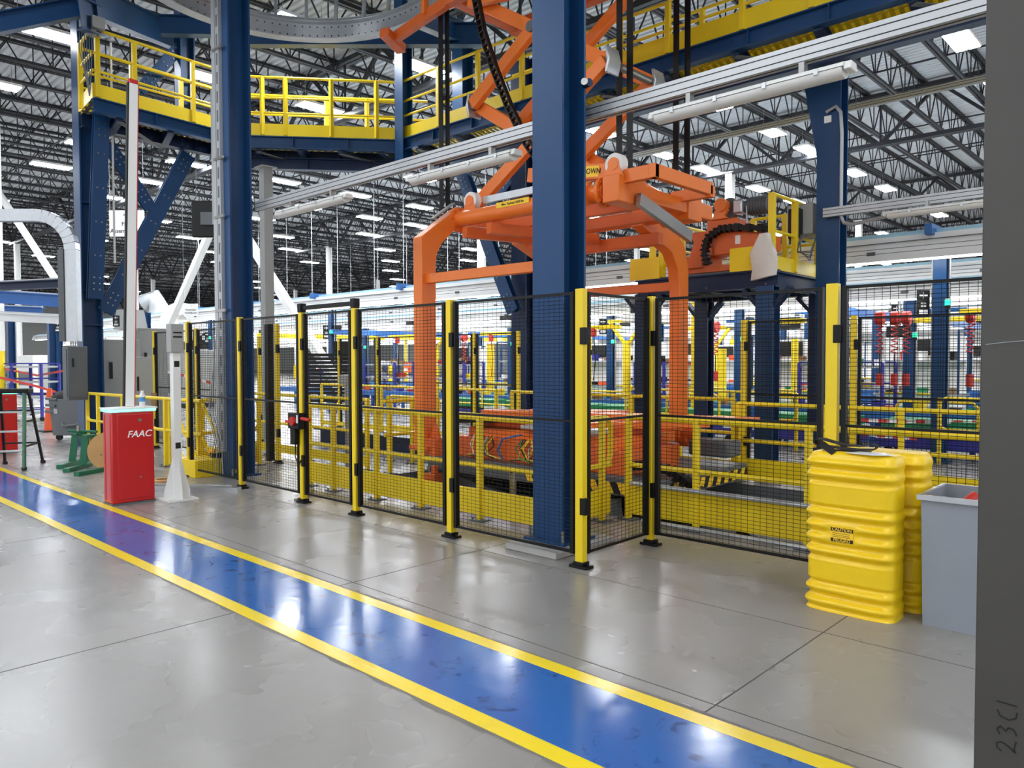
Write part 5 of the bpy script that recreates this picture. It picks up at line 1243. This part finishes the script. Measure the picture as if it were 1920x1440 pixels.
# round duct
t = thing('air_duct', 'silver round air duct bending down behind the card post', 'duct', Dp(300, 600, 32))
MB().tube([Dp(270, 570, 34), Dp(290, 560, 34), Dp(297, 575, 34), Dp(296, 600, 34), Dp(312, 640, 33), Dp(316, 690, 33)], .42, 14).build('duct', M['galv'], t)
t = thing('fan_hood', 'pale ribbed fan hood behind the small hanging sign', 'hood', Dp(340, 600, 29)); c = Dp(343, 605, 29); MB().ring(c - fy * .3, fy, .75, .3, .6, 24).build('hood', M['wht'], t)
for k, (u, d, w, h, m_, lb) in enumerate(((355, 27, 1.6, 2.0, 'gry', 'grey machine housing behind the mesh left of the second blue column'), (380, 30, 1.3, 2.6, 'blk', 'black louvred panel machine behind the thin blue post'), (75, 36, 2.4, 1.9, 'wht', 'white machine housing in the far left aisle'), (60, 47.5, 2, 1.4, 'navy', 'dark blue cabinet in the far left aisle'))):
    c = at_d(u, d); t = thing('machine_housing', lb, 'machine', c)
    MB().box((c[0] - w / 2, c[1] - .6, .15), (c[0] + w / 2, c[1] + .6, h)).build('housing', M[m_], t, bevel=.02); MB().box((c[0] - w / 2 + .1, c[1] - .62, .5), (c[0] + w / 2 - .1, c[1] - .6, h * .6)).build('front_panel', M['dgry'], t)
    MB().box((c[0] + w / 2, c[1] - .4, .4), (c[0] + w / 2 + .02, c[1] + .4, h * .8)).build('side_door', M['gry'], t); MB().box((c[0] - w / 2, c[1] - .55, 0), (c[0] + w / 2, c[1] + .55, .15)).build('plinth', M['ink'], t)
# black louvred guard between the gate posts
t = thing('louvre_guard', 'black slatted machine guard seen through the gate panel', 'machine guard', at_d(612, 19)); c = V(at_d(612, 19))
for k in range(13): MB().beam(c + e * (-.62) + V((0, 0, .62 + .095 * k)), c + e * (.62) + V((0, 0, .62 + .095 * k)), .06, .075).build('slat', M['ink'], t)
for s in (-1, 1): MB().beam(c + e * (.64 * s), c + e * (.64 * s) + V((0, 0, 1.9)), .05, .05).build('side_post', M['dgry'], t)
MB().beam(c + e * .2 + V((0, 0, 1.95)), c + e * .62 + V((0, 0, 1.95)), .3, .3).build('hood', M['ink'], t)
t = thing('steel_post', 'bright round steel post behind the gate rail', 'post', at_d(652, 13)); c = at_d(652, 11.7); MB().cyl((c[0], c[1], 0), (c[0], c[1], 1.35), .05, 14).build('tube', M['stl'], t); MB().box((c[0] - .12, c[1] - .08, 1.25), (c[0] + .1, c[1] + .08, 1.4)).build('head', M['stl'], t)
# ================================================================== ASSEMBLY LINE BACKGROUND
rowY = [13.3, 16.35, 19.35, 23.5, 27.4, 32, 37]
def station_post(x, y, h, label):
    t = thing('station_post', label, 'post', (x, y, 0), 'blue station posts')
    MB().ib((x, y, 0), (x, y, h), .18, .18, (0, 1, 0)).build('upright', M['blue'], t); MB().cbox((x, y, .01), (.32, .32, .02)).build('base_plate', M['blue'], t)
    MB().beam((x, y - .1, h - .06), (x, y - .75, h - .06), .1, .16).build('bracket_arm', M['blue2'], t)
    b = MB()
    for s in (-1, 1): b.tube([(x + .12 * s, y, .8), (x + .12 * s, y, h - .1), (x + .1 * s, y - .05, h + .03)], .018, 6)
    b.build('conduit', M['alu'], t)
    return t
def beacon(x, y, z, label, k=1.0):
    t = thing('beacon', label, 'beacon', (x, y, z), 'green station beacons'); MB().cyl((x, y, z), (x, y, z + .1 * k), .055 * k, 12).build('lens', M['grn_l'], t); MB().cyl((x, y, z - .08 * k), (x, y, z), .045 * k, 10).build('base', M['ink'], t); MB().cyl((x, y, z + .1 * k), (x, y, z + .13 * k), .05 * k, 10).build('cap', M['alu'], t); return t
pos = {0: [-3.3, -7.4, -11.65, -15.95, -20.1, -24.1, -28.2, 0.7], 1: [-1, -4.6, -8.2, -11.8, -15.4, -19, -22.6], 2: [1, -3.4, -7.8, -12.2, -16.6, -21, -26], 3: [-2, -7.5, -13, -18.5, -24, -30], 4: [0, -6, -12, -18, -24, -30], 5: [-9, -17, -25, -33]}
nth = ['', 'second ', 'third ', 'fourth ', 'fifth ', 'sixth ', 'seventh ', 'eighth ']
rown = ['front row', 'second row', 'third row', 'fourth row', 'fifth row', 'rear row']
for r_, xs in pos.items():
    xs = sorted(xs, reverse=True)
    for i, x in enumerate(xs):
        if r_ == 0 and abs(x + 7.4) < .1: continue
        sp = station_post(x, rowY[r_], 3.62 if r_ == 0 else 2.9, 'blue station post, %sfrom the right in the %s of the assembly line' % (nth[i], rown[r_]))
        if r_ < 3: beacon(x + .13, rowY[r_] - .13, 2.45 if r_ == 0 else 2.05, 'glowing green beacon on the %sblue post from the right, %s' % (nth[i], rown[r_]), .8)
        if r_ < 2 and i % 2: board_sign((x - .24, rowY[r_] - .05, 2.5), .2, .42, 'black station sign beside the %sblue post from the right, %s' % (nth[i], rown[r_]))
def overhead_rail(y, z, x0, x1, label, h=.2, d=.34):
    t = thing('overhead_rail', label, 'overhead rail', (x0, y, z), 'white overhead rails')
    b = MB(); b.box((x0, y - d / 2, z), (x1, y + d / 2, z + h * .45)); b.box((x0, y - d / 2 + .04, z + h * .45), (x1, y + d / 2 - .04, z + h)); b.box((x0, y - d / 2 - .02, z - .05), (x1, y - d / 2 + .03, z + .04)); b.build('trough', M['lwht'], t)
    b = MB()
    for f in (.2, .42, .7): b.box((x0, y - d / 2 - .0215 if f < .1 else y - d / 2 - .002, z + h * f), (x1, y - d / 2 + .045, z + h * f + .008))
    b.build('groove', M['dgry'], t)
    MB().box((x0, y - .06, z - .06), (x1, y + .06, z - .005)).build('lamp_strip', M['tubl'], t)
    b = MB(); b.box((x0, y - .05, z + h), (x1, y + .05, z + h + .07)); b.build('top_strip', mat('pale_blue_strip', '9FC6D8', .5) if 'strip' not in MC else MC['strip'], t)
    b = MB(); x = x0 + 1
    while x < x1: b.box((x, y - d / 2 - .03, z + .05), (x + .12, y - d / 2, z + .1)); x += 2.4
    b.build('clip', M['dgry'], t)
    return t
MC = {}
MC['strip'] = mat('pale_blue_strip', '9FC6D8', .5)
overhead_rail(12.85, 3.2, -46, 8, 'wide white overhead light rail nearest behind the mesh fence', .32, .36)
overhead_rail(14.6, 2.72, -46, 8, 'lower white overhead rail just behind the front station posts', .22, .4)
for k, (y, z) in enumerate(((15.7, 3.1), (16.9, 2.75), (18.9, 2.95), (20.8, 2.75), (22.9, 3.0), (25, 2.8), (27.1, 3.0), (29.5, 2.8), (31.7, 3.0), (34.5, 2.85), (38, 3.0))):
    overhead_rail(y, z, -50 - y * .6, 10, 'white overhead rail, %s row back over the assembly line' % ['third', 'fourth', 'fifth', 'sixth', 'seventh', 'eighth', 'ninth', 'tenth', 'eleventh', 'twelfth', 'thirteenth'][k], .26, .5)
# cross gantries in white, blue and yellow
k = 0
for y0, y1, z in ((13.2, 18.6, 2.5), (19.4, 25, 2.55), (25.4, 32, 2.6)):
    for x in (-1.6, -5.2, -9, -12.8, -16.4, -20, -24.5, -29):
        m_ = ('lwht', 'blue2', 'lwht', 'lwht', 'lwht', 'blue2', 'yel', 'lwht')[k % 8]; lbs = {'lwht': 'white', 'blue2': 'bright blue', 'yel': 'yellow'}[m_]
        t = thing('hoist_bridge', '%s hoist bridge running back over the assembly line' % lbs, 'hoist bridge', (x, y0, z), '%s hoist bridges' % lbs); MB().beam((x, y0, z), (x, y1, z), .16 if m_ != 'lwht' else .5, .16).build('beam', M[m_], t)
        b = MB()
        for y in (y0 + .2, y1 - .2): b.box((x - .12, y - .1, z + .08), (x + .12, y + .1, z + .2))
        b.build('trolley', M['ink'], t); k += 1
for k, x in enumerate((-3.1, -4.4, -7.0, -9.6, -11, -15.5, -19.2)):
    y = (13.6, 15.9, 14.4, 16.2, 14, 15.2, 14.8)[k]
    t = thing('hoist_bridge', 'short yellow hoist arm hanging low over the assembly line, number %s from the right' % ['one', 'two', 'three', 'four', 'five', 'six', 'seven'][k], 'hoist bridge', (x, y, 2.3), 'yellow hoist arms')
    MB().beam((x, y, 2.36), (x + 1.1, y + .05, 2.36), .1, .09).build('arm', M['yel'], t); MB().beam((x - .5, y, 2.4), (x + .1, y, 2.4), .08, .06).build('stub', M['blue2'], t); MB().cyl((x + .4, y, 2.15), (x + .4, y, 2.34), .07, 10).build('reel', M['red2'], t)
    MB().tube([(x + .4, y, 2.2), (x + .45, y, 1.6), (x + .35, y + .05, 1.15)], .012, 5).build('cable', M['red2'] if k % 2 else M['blk'], t)
# yellow torque stands
for k, (u, y, lb) in enumerate(((1175, 15.6, 'yellow Y-shaped tool stand left of the dark blue platform leg'), (1340, 19.5, 'yellow Y-shaped tool stand behind the back platform leg'), (818, 17, 'yellow Y-shaped tool stand right of the front orange leg'))):
    c = Yp(u, 700, y); t = thing('tool_stand', lb, 'tool stand', (c.x, c.y, 0)); MB().box((c.x - .07, c.y - .07, 0), (c.x + .07, c.y + .07, 2.1)).build('mast', M['yel'], t)
    for s in (-1, 1): MB().beam((c.x, c.y, 1.95), (c.x + s * .5, c.y, 2.55), .07, .07).build('fork_arm', M['yel'], t)
    MB().beam((c.x - .55, c.y, 2.58), (c.x + .55, c.y, 2.58), .08, .08).build('top_bar', M['yel'], t)
for k, (u, y, w, h, lb) in enumerate(((1378, 25.6, .5, 2.35, 'wide yellow column guard behind the pit, left of the mesh post'), (1300, 14, .1, 2.9, 'slender yellow mast right of the right orange leg'), (1354, 18, .22, 1.9, 'bright yellow padded post behind the back platform leg'), (1490, 17.5, .16, 2.1, 'yellow hanging column right of the near platform leg'), (1760, 19, .18, 2.0, 'yellow post left of the front right station post'), (920, 18, .26, 2.15, 'yellow column guard left of the big blue column'), (762, 20, .14, 2.6, 'yellow hoist tube left of the front orange leg'), (732, 24, .2, 1.6, 'small yellow guard post far behind the gate'), (1195, 25.3, .3, 1.9, 'yellow and white mast near the Y-shaped stand'))):
    c = Yp(u, 700, y); t = thing('yellow_post', lb, 'post', (c.x, c.y, 0), 'yellow posts in the assembly line'); MB().cyl((c.x, c.y, .02), (c.x, c.y, h), w / 2, 14).build('tube', M['yel'], t); MB().cyl((c.x, c.y, 0), (c.x, c.y, .03), w * .8, 14).build('base', M['dgry'], t)
for u, y, z, lb in ((764, 19.6, 1.35, 'orange hanging control box left of the front orange leg'), (598, 21, 1.3, 'orange control box behind the gate panel'), (878, 19, 1.25, 'orange box left of the mesh post by the big column'), (268, 20, 1.7, 'orange and white notice left of the thin blue post')):
    c = Yp(u, 700, y) if u > 300 else V(at_d(u, 19)); t = thing('control_box', lb, 'control box', (c.x, c.y, z)); MB().cbox((c.x, c.y, z), (.3, .16, .42)).build('box', M['orr'], t, bevel=.02); MB().cbox((c.x, c.y - .082, z - .1), (.22, .008, .12)).build('label_plate', M['pap'], t); MB().tube([(c.x, c.y, z + .2), (c.x, c.y, 2.7)], .02, 6).build('hanger_tube', M['alu'], t)
# carriers: blue base, green deck, white block, yellow hoop
def carrier(loc, label, rz=0.0):
    t = thing('pallet_carrier', label, 'carrier', loc, 'blue and green pallet carriers', rz)
    MB().box((-.95, -.4, .16), (.95, .4, .36)).build('base', M['vio'], t, local=True, bevel=.01)
    MB().box((-.85, -.36, .42), (.85, .36, .62)).build('deck', M['grn2'], t, local=True, bevel=.01)
    MB().box((-.7, -.3, .36), (.7, .3, .42)).build('spacer', M['ink'], t, local=True)
    for x in (-.8, .8): MB().box((x - .12, -.42, .3), (x + .12, .42, .46)).build('end_block', M['lwht'], t, local=True)
    MB().tube([(-.6, -.38, .4), (-.6, -.38, .85), (-.54, -.38, .93), (.5, -.38, .93), (.58, -.38, .85), (.58, -.38, .4)], .025, 8).build('hoop', M['yel'], t, local=True)
    for x in (-.75, .75):
        for y in (-.3, .3): MB().cyl((x, y - .03, .08), (x, y + .03, .08), .08, 12).build('wheel', M['rub'], t, local=True)
    return t
cr = None
for r_, (y, xs) in enumerate(((13.95, (-1.2, -3.4, -5.6, -7.8, -10.0, -12.2, -14.4)), (16.98, (0, -2.3, -4.6, -6.9, -9.2, -11.5, -13.8, -16.1)), (20, (1, -2, -5, -8, -11, -14, -17)))):
    for i, x in enumerate(xs):
        lb = 'blue carrier with green deck and yellow hoop, %sfrom the right in the %s line' % (nth[i] if i else 'first ', ['front', 'middle', 'rear'][r_])
        if cr is None: cr = carrier((x, y, 0), lb)
        else: copy_tree(cr, (x, y, 0), lb)
# line conveyors under
for k, (y, z) in enumerate(((14.9, .62), (18.7, .7), (21.95, .75))):
    t = thing('roller_conveyor', '%s roller conveyor with blue sides in the assembly line' % ['front', 'middle', 'rear'][k], 'conveyor', (-8, y, 0))
    b = MB(); b.box((-26, y - .4, z - .1), (3, y - .34, z + .06)); b.box((-26, y + .34, z - .1), (3, y + .4, z + .06)); b.build('side_frame', M['blue2'], t)
    b = MB(); x = -26
    while x < 3: b.cyl((x, y - .34, z), (x, y + .34, z), .035, 6); x += .25
    b.build('rollers', M['alu'], t)
    x = -25.5
    while x < 3:
        for s in (-.34, .34): MB().box((x - .04, y + s - .04, 0), (x + .04, y + s + .04, z - .1)).build('support_leg', M['blue2'], t)
        x += 1.6
# white work station cabinets with tool panels
def station(loc, label, rz=0.0, m='wht'):
    t = thing('work_station', label, 'work station', loc, 'white work stations', rz)
    MB().box((-.8, -.3, 0), (.8, .3, .85)).build('cabinet', M[m], t, local=True, bevel=.01); MB().box((-.85, -.35, .85), (.85, .35, .9)).build('worktop', M['alu'], t, local=True)
    MB().box((-.8, .25, .9), (.8, .3, 2.1)).build('tool_panel', M[m], t, local=True); MB().box((-.8, -.25, 1.55), (.8, .25, 1.6)).build('shelf', M['alu'], t, local=True)
    for x in (-.4, .4): MB().box((x - .36, -.315, .1), (x + .36, -.3, .78)).build('door', M[m], t, local=True)
    MB().box((-.3, .2, 1.7), (.25, .25, 2.05)).build('screen', M['ink'], t, local=True)
    b = MB()
    for s in (-.78, .78): b.beam((s, -.28, .9), (s, -.28, 2.2), .04, .04); b.beam((s, -.28, 2.2), (s, .28, 2.2), .04, .04)
    b.build('frame', M['blue'], t, local=True); return t
ws = None; n_ = 0
for r_, (y, xs) in enumerate(((17.85, (1, -1.9, -4.8, -7.7, -10.6, -13.5, -16.4, -19.3)), (22.75, (0, -3, -6, -9, -12, -15, -18, -21, -24)), (28, (2, -2, -6, -10, -14, -18, -22, -26, -30)))):
    for i, x in enumerate(xs):
        lb = 'white work station, %sfrom the right in the %s row behind the assembly line' % ((nth + ['ninth '])[i] if i else 'first ', ['near', 'middle', 'far'][r_])
        if ws is None: ws = station((x, y, 0), lb)
        else: copy_tree(ws, (x, y, 0), lb)
for k, (x, y) in enumerate(((-2.0, 15.78), (-5.6, 15.78), (-9.6, 15.78), (-13.2, 15.78), (-17.2, 15.78), (-20.5, 15.78), (-24, 15.78), (-3.4, 20.95), (-9.6, 20.95), (-15.6, 20.95))):
    copy_tree(fr1, (x, y, 0), 'blue wheeled rack in the assembly line, %s from the right' % ['first', 'second', 'third', 'fourth', 'fifth', 'sixth', 'seventh', 'eighth', 'ninth', 'tenth'][k], 0)
rnd = random.Random(21); protos = {}
SLOT = []
for x in (-2.0, -5.6, -9.6, -13.2, -17.2, -20.5, -24): SLOT += [(x + dx, 15.78, z) for dx in (-.6, -.32, -.1, .2, .42, .62) for z in (.663, 1.08, 1.497)]
for x in (1, -1.9, -4.8, -7.7, -10.6, -13.5, -16.4, -19.3): SLOT += [(x + dx, 17.8, z) for dx in (-.6, -.3, .05, .35, .62) for z in (.9, 1.6)]
for x in (0, -3, -6, -9, -12, -15): SLOT += [(x + dx, 22.7, z) for dx in (-.6, -.1, .4) for z in (.9, 1.6)]
for k in range(44): SLOT.append((1.5 - .55 * k, 14.9, .655))
for px, py, pz in SLOT:
    if rnd.random() < .12: continue
    m_ = rnd.choice(['red2', 'orr', 'brn', 'yel', 'wht', 'grn2', 'wht', 'vio', 'blk', 'red2', 'brn', 'blk'])
    if m_ not in protos: protos[m_] = tub_part((0, 0, 0), m_, (.19, .24, .12)); o = protos[m_]
    else: o = protos[m_].copy(); COL.objects.link(o)
    o.location = (px, py + rnd.uniform(-.05, .05), pz); o.scale = (rnd.uniform(.7, 1.05), rnd.uniform(.7, 1.1), rnd.uniform(.6, 1.6)); o.rotation_euler = (0, 0, rnd.uniform(-.1, .1))
# hanging red hose tool balancers
for k, (u, y) in enumerate(((1678, 14.5), (1700, 14.6), (1650, 14.4), (1820, 14.6), (1342, 15.5), (1760, 16), (1100, 16), (870, 17))):
    c = Yp(u, 600, y); t = thing('hose_reel', 'red coiled hose with balancer, %s' % ['left of the front right station post', 'centre of the red cluster at right', 'left end of the red cluster at right', 'beside the grey steel column', 'behind the back platform leg', 'right of the red cluster', 'left of the Y-shaped tool stand', 'left of the big blue column'][k], 'hose', (c.x, c.y, 2.4), 'red hanging hoses')
    MB().cyl((c.x - .06, c.y, 2.35), (c.x + .06, c.y, 2.35), .12, 14).build('balancer', M['red2'], t)
    pts = [(c.x + .06 * math.cos(a * 1.3), c.y + .06 * math.sin(a * 1.3), 2.3 - a * .02) for a in range(30)]; MB().tube(pts, .012, 5).build('coil', M['red2'], t)
    MB().tube([(c.x, c.y, 1.72), (c.x, c.y, 1.35)], .01, 5).build('line', M['blk'], t); MB().cyl((c.x, c.y, 1.15), (c.x, c.y, 1.36), .06, 10).build('tool', M['red2'], t)
for u, v, y, w, h, lb in ((1480, 606, 15.5, .42, .2, 'black display board with rows of text right of the near platform leg'), (1685, 622, 15.8, .4, .18, 'dark display board left of the front right station post'), (840, 648, 17.5, .34, .3, 'dark display screen left of the near mesh post')):
    c = Yp(u, v, y); t = thing('display_board', lb, 'display', c); MB().cbox(c, (w * 1.1, .06, h * 1.2)).build('case', M['ink'], t, bevel=.01)
    b = MB()
    for j in range(3): b.box((c.x - w * .4, c.y - .034, c.z + h * (.3 - .3 * j)), (c.x + w * (.4 - .15 * j), c.y - .031, c.z + h * (.38 - .3 * j)))
    b.build('text_rows', M['dgry'], t); MB().box((c.x - .02, c.y, c.z + h * .6), (c.x + .02, c.y + .03, 2.8)).build('hanger', M['alu'], t)
# low far rails along the line
for k, (x0, x1, y) in enumerate(((-3.2, 2.5, 12.9), (-9, -5.5, 13.1), (-15, -10.5, 13.1), (-12, -7, 25), (-6, 1, 25))):
    guard_rail([(x0, y), (x1, y)], [0, .33, .66, 1], 'thin yellow hoop rail along the assembly line, %s' % ['nearest the grey steel column', 'behind the lift', 'behind the orange leg', 'in the rear aisle at left', 'in the rear aisle at right'][k], h=1.05, mids=(.55,), kick=0, r=.024, round0=True, round1=True)
# ================================================================== LIGHT AND CAMERA
w = bpy.data.worlds.new('hall'); SC.world = w; w.use_nodes = True
bg = w.node_tree.nodes['Background']; bg.inputs[0].default_value = (.93, .96, 1, 1); bg.inputs[1].default_value = .8
cam = bpy.data.cameras.new('camera'); co = bpy.data.objects.new('camera', cam); COL.objects.link(co)
R3 = Matrix((RT, UP, -FW)).transposed(); co.matrix_world = Matrix.Translation(EYE) @ R3.to_4x4()
cam.sensor_width = 36; cam.lens = 36 * FOC / 1920; cam.clip_start = .05; cam.clip_end = 400
SC.camera = co
vs_ = SC.view_settings; vs_.view_transform = 'Standard'; vs_.look = 'None'; vs_.gamma = 1; vs_.use_curve_mapping = False; vs_.exposure = .78
